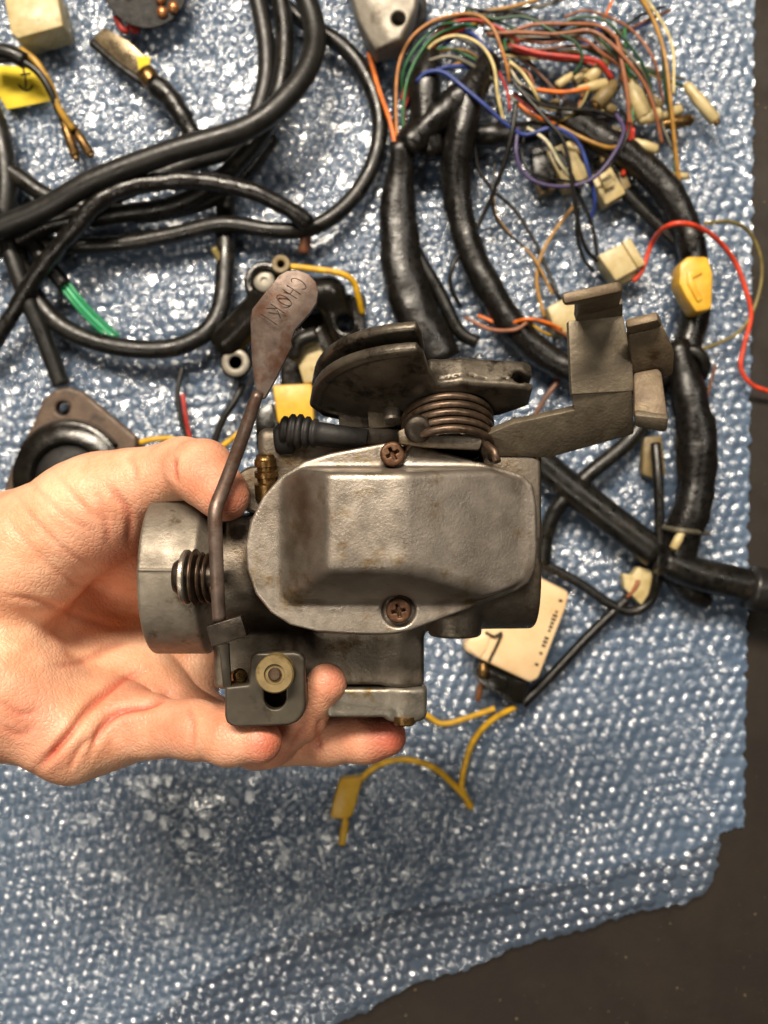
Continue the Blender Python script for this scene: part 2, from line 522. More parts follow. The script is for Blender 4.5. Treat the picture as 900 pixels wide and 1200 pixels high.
def bubble_layer(name, parent, step, z0, pitch, rot, xr_pts, yb_pts, seed, m, rb=0.44, hb=2.2):
    xs = np.arange(-232, 212, step); ys = np.arange(-292, 288, step)
    X, Y = np.meshgrid(xs, ys, indexing='ij')
    k = (H - z0) / FPX
    ex = np.array([((px - 450) * k, (600 - py) * k) for px, py in xr_pts])
    o = np.argsort(ex[:, 1]); XR = np.interp(Y, ex[o, 1], ex[o, 0])
    XR = XR + 1.0 * np.sin(Y * 0.6) * np.sin(Y * 0.13) + 0.3 * np.sin(Y * 0.83 + 1.9 * np.sin(Y * .21)) + 0.3 * np.sin(Y * 2.3 + np.sin(Y))
    eb = np.array([((px - 450) * k, (600 - py) * k) for px, py in yb_pts])
    YB = np.interp(X, eb[:, 0], eb[:, 1]) + 1.2 * np.sin(X * 0.11) + 0.9 * np.sin(X * 0.55) * np.sin(X * 0.17) + 0.3 * np.sin(X * 0.83 + 2 * np.sin(X * .3)) + 0.3 * np.sin(X * 2.1 + np.sin(X))
    outx, outy = X > XR, Y < YB
    dead = outx | outy
    X2 = np.minimum(X, XR); Y2 = np.maximum(Y, YB)
    # bubble lattice, slightly warped
    wx = X2 + waves(X2, Y2, seed + 1, 1.6, 150); wy = Y2 + waves(X2, Y2, seed + 2, 1.6, 150)
    c, s = math.cos(rot), math.sin(rot)
    a = (wx * c + wy * s) / pitch; b = (-wx * s + wy * c) / (pitch * 0.8660)
    best = np.full(X.shape, 1e9); bi = np.zeros(X.shape); bj = np.zeros(X.shape); du = np.zeros(X.shape); dv = np.zeros(X.shape)
    for dj in (0, 1):
        j = np.floor(b) + dj
        off = 0.5 * (np.mod(j, 2))
        i = np.round(a - off)
        ddu = (a - off - i) * pitch; ddv = (b - j) * pitch * 0.866
        dd = ddu ** 2 + ddv ** 2
        mm = dd < best
        best = np.where(mm, dd, best); bi = np.where(mm, i, bi); bj = np.where(mm, j, bj); du = np.where(mm, ddu, du); dv = np.where(mm, ddv, dv)
    def hsh(q):
        v = np.sin(bi * 127.1 + bj * 311.7 + q * 74.7 + seed) * 43758.5453
        return v - np.floor(v)
    R = pitch * rb
    t2 = best / R ** 2
    dome = 0.75 * np.clip((1 - t2) * 3.2, 0, 1) ** 0.6 + 0.25 * np.clip(1 - t2, 0, 1)
    crumple = np.clip(0.35 + 0.5 * waves(X2, Y2, seed + 9, 1.0, 160) + 0.55 * np.clip((-X2 - 20) / 120, 0, 1) * np.clip((Y2 + 20) / 120, 0, 1), 0.12, 1.0)
    full = 0.8 + (0.65 * hsh(1) - .35) * crumple
    flat = hsh(4) < 0.10
    full = np.where(flat, 0.15, full)
    tilt = 1 + (0.2 + 0.7 * crumple) * ((hsh(2) - .5) * du + (hsh(3) - .5) * dv) / R * 2
    dent = 0.5 * crumple * np.exp(-(((du - (hsh(5) - .5) * R * 1.2) ** 2 + (dv - (hsh(6) - .5) * R * 1.2) ** 2) / (0.30 * R) ** 2)) * (hsh(7) > 0.35)
    z = z0 + waves(X2, Y2, 61, 0.9 if z0 < 2 else 1.9, 120) + waves(X2, Y2, seed + 5, 0.7, 24) * crumple + hb * dome * full * tilt - hb * dent * dome
    rc = np.random.default_rng(seed + 40)
    for i in range(16):   # sharp creases of the folded film
        cx, cy = rc.uniform(-200, 180), rc.uniform(-250, 270); an = rc.choice([1.45, 1.62, 0.2, 0.35, -0.3]) + rc.uniform(-.15, .15); ln = rc.uniform(40, 130)
        al = (X2 - cx) * math.cos(an) + (Y2 - cy) * math.sin(an); ac = -(X2 - cx) * math.sin(an) + (Y2 - cy) * math.cos(an) + 4 * np.sin(al * .05)
        z = z + (0.35 if z0 < 2 else 1.0) * rc.choice([-1.0, 2.2, 1.8]) * np.exp(-np.abs(ac) / 3.0) * np.exp(-(al / ln) ** 4)
    edge = np.minimum(XR - X2, Y2 - YB)
    z = np.where(edge < 5, z0 + (z - z0) * (0.35 + 0.65 * np.clip(edge, 0, 5) / 5), z)
    z = np.where(z < 1.0, 0.25 + 0.75 / (2.0 - z), z)
    n0, n1 = X.shape
    id_ = np.arange(n0 * n1).reshape(n0, n1)
    q = np.stack([id_[:-1, :-1], id_[1:, :-1], id_[1:, 1:], id_[:-1, 1:]], -1).reshape(-1, 4)
    keep = ~(dead.reshape(-1)[q].all(1))
    q = q[keep]
    V = np.stack([X2, Y2, z], -1).reshape(-1, 3)
    used, inv = np.unique(q, return_inverse=True)
    return mk(name, V[used], inv.reshape(q.shape), m, parent)

wrap = thing('bubble_wrap', (0, 0, 0), 'crumpled blue bubble wrap spread in two layers over the dark table', 'bubble wrap')
bubble_layer('under_layer', wrap, 1.3, 1.6, 7.0, math.radians(4), [(884, -60), (880, 400), (874, 800), (871, 965), (868, 1010)],
             [(-120, 1290), (180, 1190), (300, 1112), (450, 1072), (700, 1022), (800, 1000), (845, 978), (880, 968)], 3, M_FILM2)
bubble_layer('top_layer', wrap, 0.82, 6.6, 7.0, math.radians(13), [(879, -60), (874, 400), (862, 700), (846, 900), (842, 1000), (836, 1030), (824, 1050), (800, 1100)],
             [(-120, 1330), (380, 1203), (500, 1150), (660, 1093), (780, 1061), (815, 1050), (840, 1038), (900, 1025)], 17, M_FILM)

cr = MB()
for i in range(170):
    px = random.uniform(860, 900) if i % 2 else random.uniform(430, 900)
    py = random.uniform(0, 1190) if i % 2 else random.uniform(1060, 1200)
    if py < 1060 and px < 882: continue
    p = Q(px, py, H - 0.3); s = random.uniform(0.12, 0.3) if random.random() < .8 else random.uniform(.4, .9)
    pts = [p + s * np.array([random.uniform(.5, 1) * math.cos(a) , random.uniform(.5, 1) * math.sin(a), 0]) for a in (0, 1.3, 2.6, 3.8, 5.1)]
    top = p + np.array([0, 0, s * 0.8])
    cr.add(pts + [top], [(0, 1, 5), (1, 2, 5), (2, 3, 5), (3, 4, 5), (4, 0, 5), (4, 3, 2, 1, 0)])
mk('crumbs', cr.v, cr.f, M_CRUMB, smooth=False, kind='stuff', label='pale crumbs and dust specks scattered on the dark table', cat='crumbs')

# ------------------------------------------------------------------ hand
def chain(p, pts, k):
    """pts: (px, py, d, radius mm)"""
    d = None
    for a, b in zip(pts[:-1], pts[1:]):
        c = s_cone(p, Q(*a[:3]), Q(*b[:3]), a[3], b[3])
        d = c if d is None else smin(d, c, k)
    return d

PALM = [
    [(-150, 700, 290, 27), (-20, 690, 283, 24)],
    [(-150, 780, 288, 26), (-20, 790, 280, 23)],
    [(-60, 660, 276, 21), (30, 650, 272, 19), (118, 592, 266, 13.5)],      # thenar
    [(-20, 680, 294, 16), (165, 690, 314, 11)],
    [(-20, 720, 296, 16), (172, 742, 317, 11)],
    [(-20, 770, 288, 16), (160, 795, 298, 11)],
    [(-10, 815, 277, 17), (125, 846, 282, 12)],
    [(-60, 800, 272, 20), (0, 808, 270, 18), (84, 866, 270, 11.6)],       # hypothenar
    [(84, 866, 270, 11.6), (130, 850, 277, 10.5)],
    [(112, 602, 268, 11), (150, 650, 294, 10), (168, 695, 313, 11)],
    [(172, 742, 317, 11), (235, 775, 314, 11)],
    [(60, 700, 296, 14), (130, 730, 308, 13)],
]
FINGERS = [
    [(100, 600, 266, 13.5), (160, 568, 261, 10.2), (216, 549, 254, 8.6), (238, 553, 247, 8.6), (264, 582, 240, 6.2)],          # thumb
    [(165, 690, 314, 11), (265, 720, 322, 9), (350, 735, 318, 8), (410, 745, 312, 6.8)],                                     # index, below the carburetor
    [(172, 742, 317, 11), (225, 835, 304, 9.2), (300, 869, 289, 8.4), (385, 867, 279, 7.8), (428, 864, 274, 7.6), (452, 863, 272, 6.3)],       # middle
    [(160, 795, 298, 11), (235, 850, 288, 9), (315, 868, 276, 8), (352, 838, 265, 7.4), (383, 800, 257, 6.2)],                # ring
    [(125, 846, 282, 11), (175, 852, 272, 9.4), (228, 855, 264, 8.2), (270, 866, 256, 7.4), (304, 868, 253, 6.4)],            # little
]
def hand_sdf(p):
    palm = None
    for c in PALM:
        d = chain(p, c, 6)
        palm = d if palm is None else smin(palm, d, 9)
    out = None
    for i, c in enumerate(FINGERS):
        f = chain(p, c, 3.0 if i else 2.2)
        if i == 0:   # pulp of the thumb
            f = smin(f, s_cone(p, Q(240, 566, 243), Q(258, 578, 240), 6.6, 6.4), 3)
        d = smin(palm, f, 7 if i else 10)
        out = d if out is None else np.minimum(out, d)
    # web between thumb and palm
    return out
HB = np.array([-172, -88, 130.]), np.array([12, 30, 240.])
V, Fc = isosurface(lambda p: hand_sdf(tuple(a.astype(np.float32) if hasattr(a, 'astype') else a for a in p)), HB[0], HB[1], 0.8)

def seg_dist(P2, pts, w=None):
    best = np.full(len(P2), 1e9); tt = np.zeros(len(P2))
    pts = catmull([(x, y, 0) for x, y in pts], 6)[:, :2]
    n = len(pts) - 1
    for i in range(n):
        a, b = pts[i], pts[i + 1]
        e = b - a
        t = np.clip(((P2 - a) @ e) / (e @ e + 1e-9), 0, 1)
        d = np.linalg.norm(P2 - a - t[:, None] * e, axis=1)
        m = d < best
        best[m] = d[m]; tt[m] = (i + t[m]) / n
    return best, tt

CREASES = [  # (points in photo px, width px, depth mm)
    ([(40, 905), (75, 868), (105, 830), (140, 800), (180, 783)], 4.2, 1.3),
    ([(105, 885), (118, 855), (140, 835), (175, 826), (205, 810)], 4.0, 1.2),
    ([(60, 782), (95, 776), (125, 760), (155, 748)], 4.0, 0.7),
    ([(0, 697), (45, 705), (90, 722), (135, 735)], 3.6, 0.5),
    ([(125, 568), (140, 585), (152, 604), (150, 640)], 4.0, 0.7),
    ([(110, 575), (122, 600), (128, 640)], 3.4, 0.4),
    ([(206, 538), (204, 550), (208, 566)], 3.2, 1.1),
    ([(150, 530), (158, 550), (160, 570)], 3.6, 0.5),
    ([(10, 570), (50, 620), (90, 655), (120, 668)], 3.2, 0.35),
    ([(0, 600), (40, 645), (80, 680), (110, 690)], 3.2, 0.35),
    ([(30, 560), (70, 600), (110, 625)], 3.2, 0.3),
    ([(60, 548), (95, 590), (125, 612)], 3.0, 0.3),
    ([(0, 820), (20, 835), (45, 835)], 3.4, 0.4),
    ([(0, 850), (25, 862), (40, 850)], 3.4, 0.35),
    ([(55, 895), (70, 872), (92, 850)], 3.0, 0.5),
    ([(80, 905), (92, 880), (108, 862)], 3.0, 0.45),
    ([(222, 826), (226, 850), (224, 885)], 3.2, 0.45),
    ([(375, 842), (372, 862), (376, 885)], 3.0, 0.6),
    ([(355, 852), (345, 868), (338, 880)], 3.0, 0.5),
]
d = H - V[:, 2]
P2 = np.stack([450 + V[:, 0] * FPX / d, 600 - V[:, 1] * FPX / d], 1)
# vertex normals
tri = V[Fc]
fn = np.cross(tri[:, 2] - tri[:, 0], tri[:, 3] - tri[:, 1])
nv = np.zeros_like(V)
for i in range(4): np.add.at(nv, Fc[:, i], fn)
nv /= np.linalg.norm(nv, axis=1)[:, None] + 1e-9
face = np.clip(nv[:, 2] * 3, 0, 1)
disp = np.zeros(len(V)); cre = np.zeros(len(V))
for pts, w, dep in CREASES:
    ds, t = seg_dist(P2, pts)
    taper = np.clip(np.minimum(t, 1 - t) * 6, 0.15, 1)
    g = np.exp(-(ds / w) ** 2) * taper
    disp -= 1.0 * dep * g * face
    disp += 0.35 * dep * np.exp(-((ds - 2.4 * w) / (1.6 * w)) ** 2) * taper * face
    cre = np.maximum(cre, g * min(1, dep))
# fleshy unevenness
lump = np.array([mnoise.noise(Vector(v * 0.055)) + 0.5 * mnoise.noise(Vector(v * 0.14)) for v in V])
disp += lump * 0.45
V = V + nv * disp[:, None]
hand = mk('hand', V, Fc, M_SKIN, label='bare left hand, palm up, gripping the carburetor from the left', cat='hand')
# natural redness of pads, knuckle folds and palm
red = np.zeros(len(V))
for x, y, r, a in ((268, 585, 34, .55), (240, 560, 40, .35), (390, 795, 34, .5), (455, 862, 40, .75), (418, 866, 40, .35), (310, 870, 34, .6), (260, 862, 36, .35),
                   (130, 640, 60, .32), (150, 600, 40, .25), (30, 850, 50, .40), (60, 880, 40, .35), (150, 840, 50, .35), (200, 850, 50, .35),
                   (350, 850, 40, .3), (95, 680, 45, .22), (190, 545, 26, .25)):
    red = np.maximum(red, a * np.exp(-((P2[:, 0] - x) ** 2 + (P2[:, 1] - y) ** 2) / r ** 2))
red = np.clip(red * 1.15 + 0.5 * cre + 0.12 * lump, 0, 1)
at = hand.data.attributes.new('tint', 'FLOAT', 'POINT')
at.data.foreach_set('value', red.astype(np.float32))

# thumb nail on the back of the distal joint
def nail(c, fwd, up, ln, wd):
    c = np.asarray(c); fwd = fwd / np.linalg.norm(fwd); up = up - fwd * (up @ fwd); up /= np.linalg.norm(up)
    sd = np.cross(fwd, up)
    Vn, Fn = [], []
    n, m = 7, 9
    for i in range(n):
        for j in range(m):
            t = i / (n - 1); a = (j / (m - 1) - .5) * 2.0
            w = wd * (0.82 + 0.18 * math.sin(math.pi * (0.25 + 0.5 * t)))
            Vn.append(c + fwd * (t - .5) * ln + sd * w * math.sin(a) + up * (w * (math.cos(a) - 1) * 1.0))
    for i in range(n - 1):
        for j in range(m - 1):
            Fn.append((i * m + j, (i + 1) * m + j, (i + 1) * m + j + 1, i * m + j + 1))
    return Vn, Fn
M_NAIL = mat('finger_nail', '#e0ab92', '#d89c84', None, scale=200, rough=0.3, rvar=0.05, bump=0.05, sss=0.1)
a, b = Q(238, 553, 247), Q(264, 582, 240)
Vn, Fn = nail((a * .25 + b * .75) + 6.6 * np.array([.75, .55, .1]), b - a, np.array([.75, .55, .1]), 10, 5)
mk('thumb_nail', Vn, Fn, M_NAIL, hand)

# ------------------------------------------------------------------ carburetor
carb = thing('carburetor', Q(450, 640, 290), 'grimy grey cast aluminium carburetor held up in the hand', 'carburetor')
UP = np.array([0, 0, 1.0])
def pl(pts, d): return [tuple(Q(x, y, d)[:2]) for x, y in pts]

# --- top cover
OUT = [(460, 518), (425, 524), (388, 531), (356, 541), (330, 557), (308, 582), (294, 610), (288, 640), (290, 668), (300, 696), (318, 718), (340, 732), (372, 740),
       (420, 743), (458, 743), (480, 739), (520, 724), (565, 707), (605, 692), (619, 683), (627, 668), (629, 640), (628, 590), (624, 568), (612, 556), (580, 546), (530, 533), (490, 522)]
out_poly = pl(OUT, 235)
ZF, ZD = 236.0, 251.5
scr_top = Q(460, 532, 232); scr_bot = Q(467, 715, 235)
def half(c, z, c0, z0, c1, z1, sgn):
    # line in (c,z) from (c0,z0) to (c1,z1); outside is towards sgn*c
    nx, nz = (z1 - z0), -(c1 - c0)
    L = math.hypot(nx, nz); nx /= L; nz /= L
    if nx * sgn < 0: nx, nz = -nx, -nz
    return (c - c0) * nx + (z - z0) * nz
X = lambda px, z: (px - 450) * (H - z) / FPX
Y = lambda py, z: (600 - py) * (H - z) / FPX
def cover_sdf(p):
    x, y, z = p
    s2 = s_poly(x, y, out_poly)
    fl = s_comb(s2, np.abs(z - 233.4) - 2.6, r=0.8)
    zd = ZD
    dm = z - zd + 0 * x
    dm = smax(dm, half(x, z, X(330, ZF), ZF, X(384, zd), zd, -1), 1.3)
    dm = smax(dm, half(x, z, X(634, ZF), ZF - 1.5, X(474, zd), zd, 1), 0.9)
    dm = smax(dm, half(y, z, Y(548, ZF), ZF, Y(554, zd), zd, 1), 1.8)
    dm = smax(dm, half(y, z, Y(708, ZF), ZF, Y(668, zd), zd, -1), 2.4)
    dm = smax(dm, s2 + 1.6, 1.2)
    dm = smax(dm, 231.5 - z, 1.0)
    c = smin(fl, dm, 1.6)
    rec = s_cyl(p, (scr_bot[0], scr_bot[1], 234.6), (scr_bot[0], scr_bot[1], 262), 4.4, 0.6)
    c = smax(c, -rec, 0.9)
    rec2 = s_cyl(p, (scr_top[0], scr_top[1] + .6, 236.0), (scr_top[0], scr_top[1] + .6, 262), 4.2, 0.5)
    return smax(c, -rec2, 0.8)
V, Fc = isosurface(cover_sdf, (-40, -36, 229.5), (44, 21, 253), 0.45)
# cast unevenness and a few dings
n = np.array([mnoise.noise(Vector(v * 0.12)) for v in V]); V[:, 2] += 0.12 * n
cov = mk('top_cover', V, Fc, M_ALU, carb)
# mottled brown tint on the left sloping face and grime in the corners of the casting
st = np.array([mnoise.fractal(Vector(v * 0.11), 1.0, 2.0, 4) for v in V])
sx = np.exp(-(((V[:, 0] - X(352, 243)) / 7.0) ** 2)) * np.exp(-(((V[:, 1] - Y(615, 243)) / 17.0) ** 4))
tn = np.clip(sx * (0.62 + 0.5 * st), 0, .8)
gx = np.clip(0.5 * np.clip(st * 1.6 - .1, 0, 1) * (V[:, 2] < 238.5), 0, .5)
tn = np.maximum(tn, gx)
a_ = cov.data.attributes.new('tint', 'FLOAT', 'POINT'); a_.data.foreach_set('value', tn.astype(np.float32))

def screw(c, axis, r, hgt, m, parent, label=None, ang=20):
    c = np.asarray(c, float)
    ca, sa = math.cos(math.radians(ang)), math.sin(math.radians(ang))
    def f(p):
        x, y, z = p[0] - c[0], p[1] - c[1], p[2] - c[2]
        u = x * ca + y * sa; v = -x * sa + y * ca
        head = s_comb(np.sqrt(x * x + y * y) - r, np.abs(z - hgt / 2) - hgt / 2, r=min(0.9, hgt * .45))
        cut = np.minimum(s_box((u, v, z), (-r * .55, -r * .13, hgt * .35), (r * .55, r * .13, hgt * 2), 0.1),
                         s_box((u, v, z), (-r * .13, -r * .55, hgt * .35), (r * .13, r * .55, hgt * 2), 0.1))
        cut = smin(cut, s_cone((u, v, z), (0, 0, hgt * 1.05), (0, 0, hgt * .4), r * .26, .05), 0.25)
        return smax(head, -cut, 0.15)
    V, Fc = isosurface(f, c - np.array([r + .8, r + .8, .8]), c + np.array([r + .8, r + .8, hgt + .8]), r / 16)
    return mk('screw', V, Fc, m, parent, label=label)
screw((scr_top[0], scr_top[1], 236.0), UP, 3.3, 2.6, M_SCREW, carb, ang=28)
screw((scr_bot[0], scr_bot[1], 234.8), UP, 3.4, 2.3, M_SCREW, carb, ang=12)

# --- main body casting
low_poly = [(a * 0.985, b * 0.985 - 1.5) for a, b in out_poly]
def body_sdf(p):
    x, y, z = p
    fl = s_comb(s_poly(x, y, low_poly), np.abs(z - 227.6) - 2.3, r=1.0)
    barrel = s_cyl(p, (-12.5, -9, 196), (-12.5, -9, 227), 21.5, 2)
    bore = s_cyl(p, (-50, -18.3, 207), (44, -17, 207), 17.5, 1.5)
    d = smin(fl, barrel, 3)
    d = smin(d, bore, 5)
    lo, hi = Q(346, 812, 255), Q(497, 735, 255)
    ch = s_box(p, (lo[0], lo[1] + 2.2, 176), (hi[0], hi[1] + 8, 215), 1.3)          # float chamber
    d = smin(d, ch, 3)
    post = s_cyl(p, (Q(470, 0, 255)[0], lo[1] + 2.2, 211), (Q(470, 0, 255)[0], hi[1] + 6, 211), 5.2, 0.8)
    d = smin(d, post, 2.5)
    a, b = Q(250, 808, 258), Q(358, 690, 258)
    d = smin(d, s_box(p, (a[0], a[1], 182), (b[0], b[1], 213), 2), 2.5)              # starter block
    d = smin(d, s_box(p, (Q(262, 0, 246)[0], Q(0, 700, 246)[1], 196), (Q(310, 0, 246)[0], Q(0, 604, 246)[1], 223), 2), 2)  # neck
    a, b = Q(300, 836, 258), Q(345, 780, 258)
    d = smin(d, s_box(p, (a[0], a[1], 196), (b[0], b[1], 214), 1.5), 1.5)
    a, b = Q(560, 640, 248), Q(637, 508, 248)
    d = smin(d, s_box(p, (a[0], a[1], 190), (b[0], b[1], 221), 3), 3)                # outlet side
    d = smin(d, s_cyl(p, Q(533, 660, 252), Q(533, 745, 252), 7.6, 1.2), 2)           # stub
    a, b = Q(300, 560, 244), Q(480, 500, 244)
    d = smin(d, s_box(p, (a[0], a[1] - 4, 196), (b[0], b[1], 224), 2.5), 2.5)        # rear deck under linkage
    return d
V, Fc = isosurface(body_sdf, (-54, -62, 172), (50, 30, 232), 0.9)
n = np.array([mnoise.noise(Vector(v * 0.15)) for v in V]); V += 0.18 * n[:, None] * np.array([.3, .3, 1])
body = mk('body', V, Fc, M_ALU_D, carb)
# oily grime plus painted-in shade around the starter block
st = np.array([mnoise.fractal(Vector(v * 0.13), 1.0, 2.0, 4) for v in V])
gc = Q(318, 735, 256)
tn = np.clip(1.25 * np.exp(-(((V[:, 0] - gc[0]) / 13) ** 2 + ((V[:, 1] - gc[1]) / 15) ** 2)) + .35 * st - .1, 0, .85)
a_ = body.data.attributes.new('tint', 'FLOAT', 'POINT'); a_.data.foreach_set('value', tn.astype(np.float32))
# rib lines of the body rim, just under the cover
def bowl_sdf(p):
    lo, hi = Q(383, 846, 257), Q(499, 805.2, 257)
    b = s_box(p, (lo[0], lo[1] + 1.5, 180), (hi[0], hi[1], 214.8), 1.2)
    post = s_cyl(p, (Q(475, 0, 255)[0], lo[1] + 0.2, 210), (Q(475, 0, 255)[0], hi[1], 210), 6.0, 1.2)
    groove = s_cone(p, (lo[0] + 4, (lo[1] + hi[1]) / 2 - 1, 217), (Q(452, 0, 257)[0], (lo[1] + hi[1]) / 2 - 3, 217), 2.6, 2.6)
    return smax(smin(b, post, 2), -groove, 1.5)
V, Fc = isosurface(bowl_sdf, (-22, -66, 176), (18, -46, 219), 0.7)
mk('float_bowl', V, Fc, M_BOWL, carb)
c = Q(474, 843, 256)
V, Fc = lathe(c, (0, -1, 0), [(-1, 0), (-1, 3.2), (1.0, 3.2), (1.5, 2.7), (1.5, 0)], 20)
mk('drain_screw', V, Fc, M_BRASS, carb, auto=40)

# --- inlet bell on the hand side
def bell_sdf(p):
    x, y, z = p
    r = np.sqrt((y + 18.3) ** 2 + (z - 207) ** 2)
    outer = s_comb(r - 23.6, np.abs(x + 57.2) - 10.0, r=0.9)
    ch = (x + 50.5) * 0.707 + (r - 22.6) * 0.707          # chamfer on the inner end
    outer = smax(outer, ch, 0.5)
    inner = r - (20.8 - 0.12 * (x + 67))
    cut = np.maximum(inner, x + 52)
    d = smax(outer, -cut, 0.5)
    seam = s_comb(np.abs(y + 17.0 + 0.02 * x) - 0.28, np.abs(r - 23.7) - 0.35, np.abs(x + 59.5) - 7.5, r=0.1)
    return np.minimum(d, seam)
V, Fc = isosurface(bell_sdf, (-69.5, -44, 181), (-45, 8, 233), 0.6)
n = np.array([mnoise.noise(Vector(v * 0.2)) for v in V]); V += (0.16 * n)[:, None] * np.array([0, .4, 1])
mk('inlet_bell', V, Fc, M_BELL, carb)

# --- choke lever
choke = thing('choke_lever', Q(300, 560, 236), None, None)
choke.parent = carb; choke.location = Vector(BASE[choke] - BASE[carb]) * MM
HEADP = [(336, 317), (350, 316.5), (362, 321), (370, 330), (373, 342), (371, 355), (364, 366), (345, 387), (297, 358), (318, 333), (327, 322)]
DL = 222
FULL = HEADP[:7] + [(346, 386), (341, 399), (342, 405), (322, 440), (307, 464), (299, 464), (294.5, 447), (292.5, 420), (292.5, 375), (295, 362)] + HEADP[9:]
V, Fc = pprism(FULL, DL, 1.5, 0.35)
V = np.array(V)
ca, cb = Q(296, 360, DL), Q(345, 387, DL)
nn = np.array([-(cb - ca)[1], (cb - ca)[0]]); nn /= np.linalg.norm(nn)
sd = (V[:, :2] - ca[:2]) @ nn
if (np.mean([Q(300, 460, DL)], 0)[:2] - ca[:2]) @ nn < 0: sd = -sd
V[:, 2] -= np.clip(sd, 0, None) * 0.28
mk('handle', V, Fc, M_LEVER, choke, auto=35)
# stamped letters as incised strokes
letters = []
r_dir = np.array([-0.66, 0.75]); h_dir = np.array([0.83, 0.56])
def L2(cx, cy, pts):
    return [np.array([cx, cy]) + r_dir * u * 4.3 + h_dir * v * 9.8 for u, v in pts]
ell = lambda a0, a1: [(math.cos(math.radians(t)), math.sin(math.radians(t))) for t in np.linspace(a0, a1, 22)]
STROKES = []
STROKES.append(L2(350, 332.5, [(a, b) for a, b in ell(45, 315)]))
STROKES += [L2(341.8, 342, [(-.8, -1), (-.8, 1)]), L2(341.8, 342, [(.8, -1), (.8, 1)]), L2(341.8, 342, [(-.8, 0), (.8, 0)])]
STROKES.append(L2(333, 352, [(a, b) for a, b in ell(0, 360)]))
STROKES += [L2(323.0, 364.2, [(-.8, -1), (-.8, 1)]), L2(323.0, 364.2, [(.9, -1), (-.8, -.05)]), L2(323.0, 364.2, [(-.4, .1), (.9, 1)])]
STROKES += [L2(314.8, 374, [(0, -1.1), (0, 1.15)])]
mb = MB()
for s in STROKES:
    pts = np.array([Q(q[0], q[1], DL + 0.04) for q in s])
    if len(pts) == 2: pts = np.linspace(pts[0], pts[1], 4)
    V, Fc = sweep(pts, 0.12, 6)
    mb.add(V, Fc)
mk('stamped_lettering', mb.v, mb.f, M_ENGRAVE, choke, label='stamped word CHOKE, last letter worn away')
rod = catmull([Q(303, 459, DL + 5), Q(292, 490, 228), Q(276, 535, 231), Q(262, 572, 231), Q(254, 592, 230), Q(252, 606, 229), Q(253, 640, 229), Q(255, 690, 230), Q(257, 728, 232)], 1.5)
rr = np.interp(np.arange(len(rod)), [0, 4, len(rod) * .55, len(rod) - 1], [1.5, 1.75, 1.95, 1.8])
V, Fc = sweep(rod, rr, 10, sq=0.8)
mk('rod', V, Fc, M_LEVER, choke)
# pivot washers, axis along x
for px, rad, th, m, dd in ((219, 7.2, 1.5, M_PULLEY_L, 230), (229, 7.4, 0.9, M_SPRING, 230), (237, 6.6, 0.8, M_SPRING, 231), (244, 6.4, 0.8, M_SPRING, 231.5)):
    c = Q(px, 676, dd + 3)
    V, Fc = lathe(c, (1, 0, 0.06), [(-th / 2, 0), (-th / 2, rad - .4), (-th / 2 + .35, rad), (th / 2 - .35, rad), (th / 2, rad - .4), (th / 2, 0)], 32)
    mk('washer', V, Fc, m, carb, auto=40)
V, Fc = lathe(Q(205, 676, 235), (1, 0, 0.03), [(0, 0), (0, 4.0), (1.2, 4.8), (4, 4.8), (11, 4.2), (11, 0)], 24)
mk('pivot_bolt', V, Fc, M_DARKST, carb, auto=40)
# coil of the choke return spring around the pivot
t = np.linspace(0, 4 * 2 * math.pi, 110)
c0 = Q(228, 678, 237)
pts = np.stack([c0[0] + 0.26 * t, c0[1] + 6.0 * np.cos(t), c0[2] + 5.6 * np.sin(t)], 1)
V, Fc = sweep(pts, 0.6, 7)
mk('choke_spring', V, Fc, M_SPRING, carb)
# block the rod ends in
def oriented_box(cx, cy, d, w, h, ang, thick, bev):
    c = Q(cx, cy, d); a = math.radians(ang)
    u = np.array([math.cos(a), math.sin(a), 0]); v = np.array([-math.sin(a), math.cos(a), 0])
    return prism([(-w / 2, -h / 2), (w / 2, -h / 2), (w / 2, h / 2), (-w / 2, h / 2)], c, u, v, UP, -thick, 0, bev)
V, Fc = oriented_box(265, 740, 229, 9.6, 5.6, 17, 4, 0.4)
mk('rod_lug', V, Fc, M_DARKST, carb, auto=35)
# linkage plate with slot
LP = [(263, 805), (291, 802), (292, 776), (294, 769), (300, 765), (345, 764), (352, 766), (357, 772), (358, 826), (356.5, 834), (353, 841), (347, 847), (338, 850.5), (300, 852), (277, 853), (270, 851), (265, 847), (263, 840)]
lp = pl(LP, 244)
sc0, sc1 = Q(322, 800, 244), Q(322, 819, 244)
def plate_sdf(p):
    x, y, z = p
    d = s_comb(s_poly(x, y, lp) + 0.0, np.abs(z - 224.2) - 1.6, r=0.9)
    lip = s_comb(s_poly(x, y, lp), np.abs(z - 218) - 6.5, r=0.8)
    lip = np.maximum(lip, -(s_poly(x, y, lp) + 1.9))
    lip = np.maximum(lip, y - Q(0, 804, 244)[1])
    d = smin(d, lip, 0.8)
    slot = s_cone(p, (sc0[0], sc0[1], 224), (sc1[0], sc1[1], 224), 3.1, 3.1)
    slot = s_comb(np.sqrt((x - sc0[0]) ** 2 + (y - np.clip(y, sc1[1], sc0[1])) ** 2) - 3.0, np.abs(z - 224) - 6, r=0.1)
    return smax(d, -slot, 0.4)
lo = np.array([min(a for a, b in lp) - 1.5, min(b for a, b in lp) - 1.5, 209]); hi = np.array([max(a for a, b in lp) + 1.5, max(b for a, b in lp) + 1.5, 228])
V, Fc = isosurface(plate_sdf, lo, hi, 0.45)
mk('linkage_plate', V, Fc, M_PLATE, carb)
V, Fc = sheet([Q(256, 756, 242), Q(268, 755, 242), Q(271, 805, 244.6), Q(261, 806, 244.6)], 1.5, 0.3)
mk('link_strip', V, Fc, M_PLATE, carb, auto=35)
c = Q(322, 790, 240)
